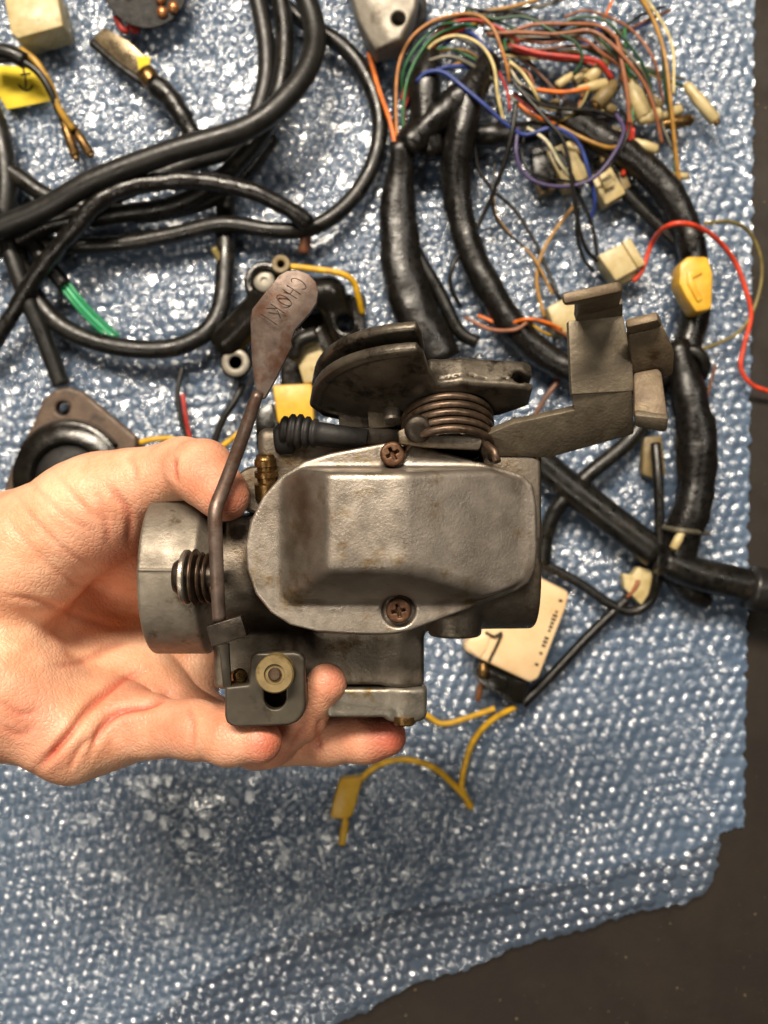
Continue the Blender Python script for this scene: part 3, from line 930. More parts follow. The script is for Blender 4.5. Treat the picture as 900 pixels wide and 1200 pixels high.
V, Fc = lathe(c, UP, [(-5, 0), (-5, 5.2), (0.2, 5.2), (0.7, 4.8), (0.7, 2.9), (-.3, 2.7), (-.3, 0)], 36)
mk('nylon_roller', V, Fc, M_NYLON, carb, auto=35)
V, Fc = lathe(c, UP, [(-5, 0), (-5, 1.8), (0.5, 1.8), (0.9, 1.4), (0.9, 0)], 24)
mk('roller_pin', V, Fc, M_SPRING, carb, auto=35)
V, Fc = lathe(Q(280, 793, 250), (0.5, .3, .8), [(-4, 0), (-4, 2.3), (1, 2.3), (1.6, 1.6), (1.6, 0)], 20)
mk('stop_screw', V, Fc, M_BRASS, carb, auto=35)

# --- throttle pulley (axis tilted towards the camera)
th = math.radians(25)
PU, PV, PW = EX, np.array([0, math.sin(th), math.cos(th)]), np.array([0, -math.cos(th), math.sin(th)])
O = Q(500, 462, 246)
R1 = 32.0
def sector(R, u1, arm):
    pts = [(-R + 3, -5), (-R - .6, -1)]
    pts += [(R * math.cos(math.radians(a)), R * math.sin(math.radians(a))) for a in np.linspace(172, 97, 16)]
    pts += arm
    return pts
def loc(p):
    x, y, z = p[0] - O[0], p[1] - O[1], p[2] - O[2]
    return x + 0 * y + 0 * z, y * PV[1] + z * PV[2] + 0 * x, y * PW[1] + z * PW[2] + 0 * x
armP = [(-3, 12), (0, 17.0), (3, 16.6), (8, 17.6), (14, 16.6), (19, 16.2), (24.6, 15.6), (27, 14), (27, 6), (20, 1), (8, -2), (-3, 2)]
flP = sector(R1, 0, [(-2.0, 28), (-0.6, 22), (1.5, 17), (10, 12), (14, -4), (0, -7), (-16, -6)])
flB = sector(R1 - .4, 0, [(-2.4, 28), (-1.6, 22), (-1, 8), (-8, -8), (-22, -8)])
flC = sector(R1 - 11, 0, [(-2, 18), (0, 12), (0, 0), (-10, -10), (-20, -8)])
def pul_sdf(p):
    u, v, w = loc(p)
    wl = w + 4.0 * np.clip(-u / 32, 0, 1.05) ** 2
    f = s_comb(s_poly(u, v, flP), np.abs(wl - 6.3) - 1.4, r=0.9)
    f = smax(f, -s_comb(s_poly(u, v, flP) + 3.0, -(wl - 7.0) + 0 * u, r=.1), .6)
    a = s_comb(s_poly(u, v, armP), np.abs(w - 3.6) - 4.2, r=1.2)
    d = smin(f, a, 2.2)
    slot = s_comb(-(u - 23.4), np.abs(w - 4.6) - 1.25, r=0.2)
    slot = np.minimum(slot, np.sqrt((u - 23.4) ** 2 + (w - 4.6) ** 2) - 1.9)
    ridge = s_comb(np.abs(w - 5.6 - 0.4 * np.sin(u * .5)) - .12, np.abs(u - 12) - 11, np.abs(v - 17) - 2, r=.05)
    return smax(smax(d, -slot, .5), -ridge, .2)
V, Fc = isosurface(pul_sdf, O + np.array([-35, -14, -14]), O + np.array([30, 22, 36]), 0.6)
pul = mk('throttle_pulley', V, Fc, M_PULLEY, carb)
def flb_sdf(p):
    u, v, w = loc(p)
    wl = w + 4.0 * np.clip(-u / 32, 0, 1.05) ** 2
    return s_comb(s_poly(u, v, flB), np.abs(wl + 0.2) - 1.4, r=0.9)
V, Fc = isosurface(flb_sdf, O + np.array([-35, -8, -16]), O + np.array([2, 25, 36]), 0.7)
mk('rear_flange', V, Fc, M_PULLEY, pul)
V, Fc = prism(flC, O, PU, PV, PW, 0.8, 5.0, 0.1, 1)
mk('cable_groove', V, Fc, M_DARKST, pul, auto=40)
c = O + PU * (-9.5) + PV * 1.5 + PW * 7
V, Fc = lathe(c, PW, [(-1, 0), (-1, 2.6), (2.2, 2.6), (2.7, 2.1), (2.7, 0)], 20)
mk('stop_pin', V, Fc, M_PULLEY_L, pul, auto=40)
# return spring
c0 = O + PU * 5.3 + PW * 7.6 + PV * 2.0
t = np.linspace(-0.6, 5.1 * 2 * math.pi, 190)
pts = c0 + np.outer(11.6 * np.cos(t), PU) + np.outer(11.6 * np.sin(t), PV) + np.outer(1.1 + 2.42 * t / (2 * math.pi), PW)
pts = np.vstack([pts, pts[-1] + PW * 2 + PU * 2.0, pts[-1] + PW * 5 + PU * 2.5])
V, Fc = sweep(pts, 1.08, 9)
mk('return_spring', V, Fc, M_SPRING, carb)
V, Fc = lathe(c0, PW, [(-8, 0), (-8, 8.6), (11.5, 8.6), (11.5, 0)], 28)
mk('spring_core', V, Fc, M_DARKST, carb, auto=40)
# stop lever and its bolt under the spring
V, Fc = pprism([(466, 505), (480, 499), (560, 507), (566, 516), (562, 527), (500, 524), (468, 520)], 229, 3.0, 0.5)
mk('stop_lever', V, Fc, M_ALU_D, carb, auto=40)
V, Fc = lathe(Q(490, 503, 228), (0, -.2, 1), [(-3, 0), (-3, 3.6), (.4, 3.6), (1.0, 3.1), (1.2, 1.5), (1.25, 0)], 24)
mk('lever_bolt', V, Fc, M_DARKST, carb)
V, Fc = pprism([(395, 478), (438, 472), (470, 474), (472, 502), (440, 508), (398, 502)], 246, 9, 0.8)
mk('stop_boss', V, Fc, M_ALU_D, carb, auto=40)
V, Fc = pprism([(430, 478), (462, 474), (464, 500), (432, 503)], 243, 4, 0.5)
mk('stop_boss_face', V, Fc, M_BRKT, carb, auto=40)
V, Fc = pprism([(370, 498), (470, 502), (470, 520), (400, 524), (368, 522)], 243, 6, 0.8)
mk('linkage_arm', V, Fc, M_DARKST, carb, auto=40)
# ridged black idle knob
prof = [(0, 0)]
for i in range(5):
    t0 = i * 2.1
    R = (3.8, 4.6, 4.8, 4.4, 4.0)[i]
    prof += [(t0, R - .8), (t0 + .6, R), (t0 + 1.4, R), (t0 + 2.0, R - .8)]
prof += [(12, 3.2), (24, 2.8), (24, 0)]
V, Fc = lathe(Q(329, 503, 243), (1, -0.12, 0.05), prof, 28)
mk('idle_knob', V, Fc, M_RUBBER, carb)
V, Fc = lathe(Q(322, 516, 246), (1, 0.1, 0), [(0, 0), (0, 3.2), (1, 4.2), (5, 4.2), (6, 0)], 20)
mk('rubber_plug', V, Fc, M_RUBBER, carb)
# brass mixture screw left of the cover
V, Fc = lathe(Q(313, 566, 246), (-.05, 1, .25), [(-4, 0), (-4, 3.6), (0, 3.6), (.4, 2.6), (1.6, 2.6), (1.9, 3.3), (3.4, 3.3), (3.7, 2.5), (4.7, 2.5), (5.0, 3.1), (6.6, 3.1), (7.0, 2.6), (8, 2.4), (8.3, 1.8), (8.3, 0)], 28)
mk('mixture_screw', V, Fc, M_BRASS, carb, auto=40)
V, Fc = lathe(Q(300, 573, 247), (0, .1, 1), [(-16, 0), (-16, 6.6), (-.6, 6.6), (0, 6), (0, 0)], 28)
mk('screw_boss', V, Fc, M_ALU_D, carb, auto=40)

# --- cable bracket
brk = thing('cable_bracket', Q(690, 470, 224), None, None)
brk.parent = carb; brk.location = Vector(BASE[brk] - BASE[carb]) * MM
D0 = 222
V, Fc = sheet([Q(666, 376, D0), Q(730, 369, D0), Q(741, 421, D0), Q(743, 458, D0), Q(670, 462, D0), Q(669, 445, D0)], 2.6, 0.3)
mk('upright_plate', V, Fc, M_BRKT, brk, auto=35)
aq = lambda x, y: Q(x, y, D0 + max(0, (y - 459 + (741 - x) * .02)) * 0.17)
V, Fc = sheet([aq(670, 461), aq(741, 457), aq(743, 509), aq(690, 524), aq(643, 537), aq(571, 534), aq(563, 512), aq(602, 496), aq(673, 481)], 2.6, 0.4)
mk('bracket_arm', V, Fc, M_BRKT, brk, auto=35)
V, Fc = sheet([Q(675, 378, D0 + .3), Q(730, 371, D0 + .3), Q(730, 356, D0 - 4), Q(676, 362, D0 - 4)], 2.8, 0.3)
mk('fold', V, Fc, M_BRKT, brk, auto=35)
tu = np.array([.978, .21, 0]); tw = np.array([-.21, .978, 0]); tb = Q(703, 366, 221)
def tq(px, d): return ((px - 450) * d / FPX - tb[0]) / .978
V, Fc = prism([(tq(677, 221), -2), (tq(728, 221), -2), (tq(728, 204), 19), (tq(728, 200), 21), (tq(661, 200), 21), (tq(661, 202), 18.2), (tq(675, 206), 16)],
              tb, tu, UP, tw, 0, 2.6, 0.8)
mk('upper_tab', V, Fc, M_BRKT_R, brk, auto=35, label='rust brown tab folded up at the end of the bracket')
# right-hand cheek tabs
V, Fc = sheet([Q(735, 392, 216), Q(777, 383, 214), Q(791, 414, 219), Q(789, 440, 224), Q(743, 452, 226)], 3.0, 0.9)
mk('side_tab', V, Fc, M_BRKT_R, brk, auto=35)
V, Fc = sheet([Q(734, 384, 212), Q(772, 375, 210), Q(777, 384, 213.5), Q(736, 393, 215.5)], 2.6, 0.8)
mk('side_tab_lip', V, Fc, M_BRKT_R, brk, auto=35)
V, Fc = sheet([Q(742, 437, 222), Q(772, 429, 220), Q(776, 436, 220), Q(783, 489, 217), Q(743, 486, 218)], 3.0, 0.9)
mk('clamp_jaw', V, Fc, M_BRKT_R, brk, auto=35)
V, Fc = sheet([Q(743, 487, 217), Q(784, 490, 216), Q(781, 509, 219), Q(744, 501, 220)], 3.0, 0.9)
mk('clamp_jaw_lip', V, Fc, M_BRKT, brk, auto=35)
V, Fc = pprism([(560, 515), (600, 512), (634, 540), (634, 632), (615, 640), (570, 560)], 236, 8, 1.0)
mk('bracket_foot', V, Fc, M_ALU_D, brk, auto=40)

# ------------------------------------------------------------------ things lying on the bubble wrap
Z0 = 9.0
def wpath(pts, r, lift=0.0, step=3.0, sag=0.0, wob=0.0, seed=0):
    out = []
    rr = random.Random(seed)
    for p in pts:
        z = Z0 + r + (p[2] if len(p) > 2 else lift)
        out.append(Q(p[0], p[1], H - z) + np.array([rr.uniform(-wob, wob), rr.uniform(-wob, wob), 0]))
    return catmull(out, step)

SEED = [100]
def wire(pts, rpx, m, parent, name='wire', lift=0.0, seg=8, taper=None, rough=0.0, label=None, cat=None, group=None, sq=1.0, wind=0.0):
    SEED[0] += 1
    r = rpx * (0.34 if name == 'wire' and parent is not None and parent.name.startswith('wiring') else 0.40 if name == 'harness_trunk' else 0.41 if name == 'cable' else 0.45)
    path = wpath(pts, r * sq, lift, step=max(1.6, r * 0.5))
    n = len(path)
    rad = np.full(n, r)
    if taper is not None:
        rad = r * np.interp(np.linspace(0, 1, n), np.linspace(0, 1, len(taper)), taper)
    if rough:
        rs = np.random.default_rng(SEED[0])
        k = rs.normal(0, 1, n)
        k = np.convolve(k, np.ones(3) / 3, 'same')
        rad = rad * (1 + rough * k)
        lump = np.convolve(rs.normal(0, 1, (n + 20)), np.ones(9) / 9, 'same')[:n]
        rad = rad * (1 + rough * 0.8 * lump)
    if wind:   # ridges of spirally wound tape
        s = np.concatenate([[0], np.cumsum(np.linalg.norm(np.diff(path, axis=0), axis=1))])
        rad = rad * (1 + wind * ((s / 9.0) % 1.0 - 0.5))
    tape = m.name == 'wrapped_black_tape' and r > 4
    if tape: seg = 22
    V, Fc = sweep(path, rad, seg, sq=sq)
    if tape:   # folds and wrinkles of hand-wound tape
        V = np.array(V); C = np.repeat(path, seg, 0); D = V - C
        g = np.array([mnoise.noise(Vector(v * 0.09)) * .08 - .16 * abs(mnoise.noise(Vector((v[0] * .2 + 7, v[1] * .2, v[2] * .2)))) + .05 * mnoise.noise(Vector(v * .5)) for v in V])
        V = C + D * (1.05 + g)[:, None]
    return mk(name, V, Fc, m, parent, label=label, cat=cat, group=group)

def block(pts, ztop, thick, m, parent=None, name='connector', bevel=0.6, **kw):
    V, Fc = pprism(pts, H - ztop, thick, bevel)
    return mk(name, V, Fc, m, parent, auto=35, **kw)

def bullet(a, b, rpx, parent, m=None, tip=M_BRASS, lift=6):
    """crimped bullet terminal in its plastic sleeve from a to b (photo px)"""
    a3 = Q(a[0], a[1], H - Z0 - lift); b3 = Q(b[0], b[1], H - Z0 - lift)
    L = np.linalg.norm(b3 - a3); r = rpx * .45
    V, Fc = lathe(a3, b3 - a3, [(0, r * .55), (L * .08, r * .8), (L * .3, r * .85), (L * .36, r), (L * .9, r), (L * .92, r * .8), (L * .92, 0)], 12)
    o = mk('bullet_connector', V, Fc, m or M_CREAM, parent)
    V, Fc = lathe(a3, b3 - a3, [(L * .90, 0), (L * .90, r * .6), (L * .97, r * .6), (L, r * .45), (L, 0)], 10)
    mk('terminal', V, Fc, tip, o)
    return o

# ---------- main wiring harness on the right
har = thing('wiring_harness', Q(640, 300, H - Z0), 'taped black wiring harness with a spray of coloured wires and connectors', 'wiring harness')
wire([(468, 165, 14), (470, 200, 8), (466, 245, 5), (472, 310, 4), (488, 368, 4), (520, 425, 4)], 22, M_TAPE, har, 'harness_trunk', sq=.7, seg=16, taper=[.55, .9, 1.1, 1.3, 1.3, 1.2], rough=.05, wind=.06)
wire([(475, 175, 10), (500, 150, 10), (530, 125, 12), (560, 100, 12)], 18, M_TAPE, har, 'harness_trunk', seg=14, rough=.14, wind=.1)
wire([(505, 62, 6), (498, 100, 8), (500, 150, 6), (510, 185, 4)], 21, M_TAPE, har, 'harness_trunk', seg=14, rough=.16, taper=[.6, 1, 1.1, .8], wind=.1)
wire([(575, 70, 8), (552, 112, 12), (538, 170, 10), (535, 215, 5), (543, 270, 3), (568, 330, 3), (606, 388, 3), (655, 427, 3), (720, 448, 3), (780, 440, 3)], 18, M_TAPE, har, 'harness_trunk', seg=16, taper=[.8, 1.1, 1.05, 1, 1, 1, 1, 1, 1], rough=.05, wind=.07)
wire([(520, 165, 2), (560, 160, 3), (600, 158, 3), (640, 150, 2)], 14, M_TAPE, har, 'harness_trunk', seg=12, rough=.12, wind=.1)
wire([(466, 250, 8), (490, 300, 6), (516, 345, 5), (538, 388, 5), (560, 402, 5)], 8, M_VINYL, har, 'harness_branch')
wire([(655, 130, 3), (700, 160, 4), (750, 192, 4), (790, 236, 4), (811, 292, 4), (815, 360, 4), (800, 425, 4), (796, 460, 4)], 18, M_TAPE, har, 'harness_trunk', seg=16, rough=.05, wind=.07)
wire([(700, 185, 2), (735, 228, 2), (775, 268, 2), (800, 290, 2)], 7.5, M_VINYL, har, 'harness_branch')
wire([(793, 400, 8), (806, 460, 8), (816, 520, 8), (814, 580, 8), (800, 625, 8), (792, 668, 6)], 24, M_TAPE, har, 'harness_trunk', seg=18, taper=[.55, .85, 1.05, 1.0, .95, .85], rough=.04, wind=.05)
wire([(590, 500, 2), (640, 548, 2), (690, 588, 3), (768, 648, 4)], 18, M_VINYL, har, 'harness_branch', seg=16, rough=.015)
wire([(775, 655, 10), (815, 672, 9), (850, 680, 8), (905, 694, 6)], 19, M_VINYL, har, 'harness_branch', seg=16, taper=[.9, 1, 1, 1])
wire([(877, 688, 6), (890, 691, 6), (930, 700, 5)], 25, M_SLEEVE, har, 'rubber_grommet', seg=18)
wire([(775, 640, 3), (800, 678, 2), (820, 700, 1), (830, 708, 1)], 19, M_TAPE, har, 'harness_branch', seg=14, taper=[.8, 1, .9, .4])
wire([(770, 470, 3), (735, 518, 5), (690, 556, 7), (655, 592, 6), (640, 625, 4), (636, 660, 2)], 9.5, M_VINYL, har, 'harness_branch', seg=12)
wire([(600, 640, 4), (640, 662, 4), (680, 684, 4), (715, 708, 4), (740, 717, 4), (762, 704, 5), (771, 670, 12), (773, 620, 14), (771, 560, 14), (768, 520, 10)], 6, M_VINYL, har, 'harness_branch', seg=10)
wire([(795, 412, 12), (815, 412, 16), (826, 428, 14), (818, 448, 6)], 7, M_VINYL, har, 'harness_branch', seg=10)
wire([(830, 625, 14), (800, 622, 34), (776, 618, 16)], 3, WIRE['grey'], har, 'tape_tail')
bullet((800, 622), (788, 645), 5, har, M_CREAM, lift=34)
WIRES = [
 ('tan', 2.6, [(466, 178, 16), (464, 120, 18), (467, 78, 20), (480, 47, 22), (505, 26, 24), (535, 17, 24), (560, 18, 24), (577, 32, 24), (586, 52, 24), (594, 78, 22), (597, 98, 18)]),
 ('orange', 3.6, [(432, 62, 8), (444, 105, 12), (457, 142, 16), (465, 180, 16)]),
 ('green', 2.4, [(475, 168, 14), (472, 132, 16), (480, 86, 18), (505, 46, 18), (540, 30, 18), (560, 32, 14)]),
 ('red', 2.4, [(470, 118, 12), (485, 76, 16), (510, 40, 18), (532, 26, 18), (562, 24, 18), (590, 36, 18), (610, 50, 16)]),
 ('red', 2.2, [(474, 128, 10), (492, 80, 14), (516, 46, 16), (545, 34, 16)]),
 ('cream', 2.6, [(496, 66, 16), (510, 50, 20), (535, 42, 22), (562, 52, 22), (578, 76, 22), (583, 110, 20), (590, 142, 16)]),
 ('blue', 3.2, [(488, 96, 22), (500, 85, 24), (520, 85, 26), (545, 104, 28), (570, 125, 28), (592, 145, 26), (615, 158, 24), (645, 150, 26), (665, 156, 26), (680, 172, 24), (690, 202, 22), (697, 236, 16), (690, 262, 10)]),
 ('blue', 3.0, [(487, 98, 20), (497, 90, 22), (518, 80, 22), (545, 78, 20), (562, 86, 18)]),
 ('grey', 3.0, [(500, 72, 20), (525, 66, 22), (550, 75, 22), (578, 94, 20)]),
 ('cream', 2.4, [(597, 72, 22), (612, 85, 22), (625, 105, 22), (632, 120, 18)]),
 ('orange', 3.2, [(628, 105, 18), (660, 108, 18), (690, 103, 18)]),
 ('black', 3.0, [(605, 100, 22), (632, 121, 22), (665, 128, 20), (702, 131, 18), (745, 150, 14)]),
 ('black', 2.6, [(602, 108, 18), (640, 134, 18), (680, 140, 14), (720, 136, 12)]),
 ('black', 3.2, [(600, 95, 26), (640, 140, 28), (660, 165, 28), (670, 210, 24), (676, 255, 18), (686, 290, 12), (700, 306, 8)]),
 ('black', 3.0, [(670, 205, 22), (682, 235, 16), (694, 265, 12), (700, 300, 8)]),
 ('black', 2.8, [(678, 240, 16), (676, 275, 12), (685, 305, 8), (696, 318, 6)]),
 ('dkgreen', 2.6, [(545, 12, 14), (580, 22, 18), (615, 20, 20), (650, 38, 22), (675, 50, 22), (682, 70, 20), (672, 88, 16)]),
 ('dkgreen', 2.6, [(655, 30, 20), (680, 20, 22), (710, 25, 24), (735, 50, 24), (755, 80, 20), (763, 106, 14), (764, 130, 10)]),
 ('dkgreen', 2.2, [(680, 55, 12), (715, 70, 12), (755, 82, 12), (800, 101, 8)]),
 ('copper', 2.8, [(570, 40, 16), (610, 38, 20), (650, 40, 22), (690, 36, 24), (712, 48, 26), (736, 72, 26), (756, 100, 24), (768, 132, 20), (776, 168, 14)]),
 ('copper', 2.8, [(585, 46, 14), (620, 30, 20), (660, 28, 22), (700, 30, 22), (722, 45, 22), (730, 70, 20), (728, 95, 18)]),
 ('copper', 2.6, [(600, 45, 14), (640, 50, 18), (680, 45, 20), (705, 62, 20), (728, 80, 18), (745, 110, 14)]),
 ('brown', 2.6, [(590, 55, 12), (630, 58, 16), (672, 54, 18), (700, 58, 18), (722, 75, 16)]),
 ('red', 3.6, [(590, 50, 12), (630, 62, 16), (670, 67, 18), (700, 72, 18), (718, 92, 14)]),
 ('red', 3.0, [(600, 58, 10), (640, 68, 14), (680, 70, 14), (708, 82, 12)]),
 ('copper', 3.2, [(722, 40, 22), (728, 70, 24), (735, 110, 22), (738, 146, 18)]),
 ('scarlet', 4.0, [(738, 140, 18), (736, 170, 14), (730, 206, 8)]),
 ('red', 3.0, [(742, 150, 16), (740, 180, 12), (734, 200, 8)]),
 ('ochre', 3.2, [(744, -14, 10), (764, 20, 16), (778, 60, 20), (785, 110, 20), (790, 160, 16), (796, 214, 10)]),
 ('brown', 2.6, [(700, 46, 14), (730, 38, 14), (760, 23, 10), (785, 12, 6)]),
 ('orange', 2.2, [(708, 22, 12), (716, 4, 10), (722, -14, 8)]),
 ('ochre', 3.0, [(560, 14, 8), (600, 8, 10), (640, -4, 10), (660, -16, 10)]),
 ('purple', 3.0, [(607, 150, 24), (605, 180, 24), (615, 204, 22), (640, 217, 22), (675, 217, 22), (700, 205, 24), (722, 176, 24), (731, 152, 22), (722, 134, 18)]),
 ('ochre', 3.0, [(655, 148, 14), (690, 165, 18), (715, 173, 18), (735, 168, 14)]),
 ('orange', 2.8, [(608, 122, 22), (625, 135, 22), (650, 146, 16)]),
 ('black', 3.6, [(605, 120, 26), (600, 155, 26), (588, 200, 20), (572, 240, 12), (552, 280, 8), (532, 308, 12), (528, 335, 10), (540, 360, 6)]),
 ('black', 3.0, [(556, 160, 10), (560, 195, 8), (577, 222, 6), (602, 245, 4), (622, 275, 4), (640, 312, 4), (656, 352, 6)]),
 ('ochre', 2.2, [(578, 225, 8), (581, 252, 6), (600, 277, 5), (625, 302, 7), (648, 345, 8)]),
 ('black', 2.4, [(580, 190, 8), (577, 240, 9), (590, 268, 6), (620, 296, 6), (640, 330, 7), (660, 352, 7)]),
 ('ochre', 3.0, [(674, 240, 4), (652, 268, 4), (634, 300, 5), (629, 332, 5), (638, 372, 5)]),
 ('brown', 2.2, [(597, 60, 10), (625, 80, 8), (650, 105, 8), (665, 120, 8)]),
 ('olive', 2.4, [(690, 105, 18), (680, 125, 18), (660, 140, 16), (640, 140, 14)]),
 ('pale', 2.6, [(618, 150, 22), (640, 165, 26), (655, 190, 24), (668, 208, 20)]),
 ('lightblue', 2.6, [(645, 146, 20), (660, 156, 22), (676, 166, 20)]),
 ('copper', 3.0, [(545, 372, 10), (575, 386, 14), (605, 386, 18), (625, 375, 18), (655, 388, 14), (680, 405, 6)]),
 ('orange', 3.0, [(560, 370, 8), (590, 380, 12), (618, 374, 20), (640, 378, 18), (658, 386, 14)]),
 ('yellow', 2.2, [(622, 378, 18), (634, 388, 16), (648, 394, 10)]),
 ('copper', 3.2, [(788, 410, 6), (800, 395, 12), (808, 382, 10)]),
 ('scarlet', 3.6, [(742, 330, 8), (752, 318, 10), (764, 285, 14), (780, 266, 30), (805, 262, 34), (835, 276, 22), (860, 305, 12), (874, 340, 8), (880, 370, 6), (872, 405, 4), (868, 430, 3), (880, 450, 0), (905, 460, -3)]),
 ('olive', 2.8, [(826, 262, 26), (855, 260, 20), (878, 272, 12), (892, 305, 8), (889, 345, 6), (870, 385, 6), (835, 405, 8), (800, 414, 12)]),
 ('brown', 2.6, [(838, 428, 10), (828, 470, 8), (822, 500, 4)]),
 ('copper', 3.6, [(735, 700, 6), (745, 688, 8), (748, 680, 8)]),
 ('brown', 4.0, [(625, 490, 4), (640, 465, 5), (655, 445, 5), (662, 425, 4)]),
 ('red', 2.4, [(535, 30, 10), (555, 45, 14), (570, 60, 16), (592, 100, 14), (598, 130, 12)]),
]
for cname, r, pts in WIRES:
    wire(pts, r, WIRE[cname], har, 'wire', seg=8)
# the rest of the tangle: more thin strands following the same runs
rj = random.Random(21)
RUN = [WIRES[i] for i in range(len(WIRES)) if max(p[1] for p in WIRES[i][2]) < 235 and min(p[0] for p in WIRES[i][2]) > 460 and len(WIRES[i][2]) > 3]
for k in range(52):
    base = RUN[k % len(RUN)][2]
    col = rj.choice(['brown', 'tan', 'black', 'black', 'dkgreen', 'green', 'red', 'ochre', 'black', 'cream', 'grey', 'copper', 'pale', 'black', 'blue'])
    ox, oy = rj.uniform(-9, 9), rj.uniform(-8, 8)
    pts = [(p[0] + ox + rj.uniform(-5, 5), p[1] + oy + rj.uniform(-5, 5), max(1, (p[2] if len(p) > 2 else 8) - rj.uniform(2, 9))) for p in base]
    if rj.random() < .5: pts = pts[:max(4, len(pts) - 2)]
    wire(pts, rj.uniform(2.0, 2.8), WIRE[col], har, 'wire', seg=7)
for a, b, r, m in (((690, 80), (672, 98), 5, M_CREAM), ((700, 118), (722, 132), 6, M_NYLON), ((655, 118), (640, 128), 5, M_NYLON), ((716, 150), (732, 164), 6, M_CREAM),
                   ((640, 60), (658, 66), 5, M_NYLON), ((760, 112), (775, 128), 6, M_NYLON), ((668, 168), (682, 182), 6, M_NYLON), ((735, 178), (752, 190), 6, M_NYLON)):
    bullet(a, b, r, har, m, lift=11)
for a, b, r, m in (((803, 98), (842, 146), 7, None), ((772, 147), (813, 140), 7, M_BRASS), ((775, 137), (800, 127), 6, None), ((735, 92), (757, 142), 10, None),
                   ((716, 66), (685, 98), 7, None), ((676, 106), (714, 97), 6, None), ((722, 97), (696, 126), 9, M_NYLON), ((742, 166), (772, 177), 6, None),
                   ((780, 205), (808, 207), 4, None), ((672, 87), (651, 102), 5, None), ((748, 140), (776, 134), 8, None), ((612, 38), (596, 52), 6, None)):
    bullet(a, b, r, har, m, lift=14 if a[0] < 770 else 8)
# connector housings
hb = block([(640, 176), (668, 164), (692, 206), (664, 222)], 25, 11, M_CREAM, har, 'connector_housing', 1.0)
block([(646, 180), (658, 175), (668, 193), (656, 199)], 26, 3, M_TAPE, hb, 'cavity', .4)
block([(664, 200), (684, 190), (690, 208), (670, 220)], 22, 14, M_CREAM, hb, 'latch', .8)
block([(625, 205), (640, 198), (652, 222), (634, 228)], 19, 8, M_NYLON, hb, 'boot', 1.2)
block([(622, 172), (650, 166), (656, 200), (640, 222), (625, 205)], 23, 10, M_TAPE, har, 'connector_boot', 2.0)
hc2 = block([(692, 206), (716, 194), (734, 226), (710, 240)], 20, 10, M_CREAM, har, 'connector_housing', 1.0)
block([(700, 200), (712, 196), (722, 216), (710, 222)], 23, 5, M_CREAM, hc2, 'latch', .7)
block([(724, 200), (734, 204), (740, 218), (730, 224)], 18, 7, M_NYLON, hc2, 'boot', .8)
b1 = block([(701, 299), (736, 281), (756, 310), (722, 329)], 23, 13, M_CREAM, har, 'connector_housing', 1.0)
block([(729, 283), (739, 279), (757, 309), (748, 314)], 24.5, 9, M_CREAM, b1, 'connector_rim', .6)
block([(720, 318), (742, 304), (752, 322), (728, 333)], 18, 8, M_CREAM, b1, 'latch', .6)
block([(641, 360), (670, 345), (682, 372), (676, 388), (652, 392)], 22, 12, M_CREAM, har, 'connector_housing', 1.0)
block([(755, 512), (776, 510), (781, 556), (768, 562), (753, 556)], 17, 8, M_NYLON, har, 'connector_boot', 1.2)
b2 = block([(730, 672), (742, 674), (748, 664), (764, 668), (766, 688), (752, 710), (745, 702), (732, 690)], 18, 8, M_CREAM, har, 'connector_housing', 1.0)
yb = block([(797, 309), (806, 300), (830, 300), (836, 320), (835, 362), (816, 366), (804, 348), (796, 332)], 40, 14, M_YELLOWP, har, 'connector_housing', 1.6, label='yellow connector clipped on the harness')
block([(806, 318), (822, 314), (824, 320), (812, 326), (824, 350), (818, 354), (806, 332)], 41.2, 3, M_YELLOWP, yb, 'latch', .5)
block([(700, 168), (716, 160), (722, 175), (706, 190)], 20, 8, M_CREAM, har, 'connector_housing', 1.2)

# ---------- relay box with yellow lead
rel = thing('relay_box', Q(608, 750, H - Z0), 'peach coloured relay box with black base and a kinked yellow lead', 'relay')
box = block([(596, 668), (624, 672), (668, 694), (664, 712), (632, 795), (622, 801), (560, 772), (543, 762), (546, 752), (566, 738)], 29, 19, M_RELAY, rel, 'case', 3.5)
block([(545, 757), (568, 742), (575, 744), (570, 762), (562, 772)], 30, 3, M_RELAY, box, 'case_step', .8)
block([(562, 774), (620, 799), (612, 826), (596, 822), (560, 800), (556, 790)], 23, 13, M_SHINYBLK, rel, 'base', 1.0)
block([(574, 786), (596, 795), (592, 812), (572, 803)], 25, 6, M_SHINYBLK, rel, 'terminal_block', .8)
wire([(565, 782, 10), (566, 795, 8), (562, 808, 6), (560, 820, 4)], 3.4, M_COPPER, rel, 'terminal', seg=10)
bullet((566, 776), (566, 796), 6, rel, M_BRASS, lift=15)
wire([(569, 741, 20.5), (580, 746, 20.5), (588, 741, 20.5), (584, 752, 20.5), (573, 775, 20.2)], 1.6, M_INK, rel, 'casing_seam', seg=6)
# print on the side of the case (unreadable in the photo)
mb = MB()
rr = random.Random(5)
t = 0.0
while t < 1:
    x, y = 657 + (627 - 657) * t, 704 + (784 - 704) * t
    w = rr.uniform(3, 6)
    a = np.array([30, -80.]) / 85.4; b = np.array([.94, .34])
    c = np.array([x, y])
    q = [c + a * -1.6 - b * w * .5, c + a * 1.6 - b * w * .5, c + a * 1.6 + b * w * .5, c + a * -1.6 + b * w * .5]
    if rr.random() < .8:
        mb.add([Q(p[0], p[1], H - 29.08) for p in q], [(3, 2, 1, 0)])
    t += 0.055
mk('printed_marks', mb.v, mb.f, M_INK, box, smooth=False)
wire([(470, 818, 1), (500, 838, 1), (518, 848, 1), (545, 842, 2), (580, 830, 4)], 3.4, WIRE['yellow'], rel, 'lead')
wire([(604, 828, 6), (575, 845, 3), (555, 868, 2), (544, 900, 1), (540, 925, 1)], 3.6, WIRE['yellow'], rel, 'lead')
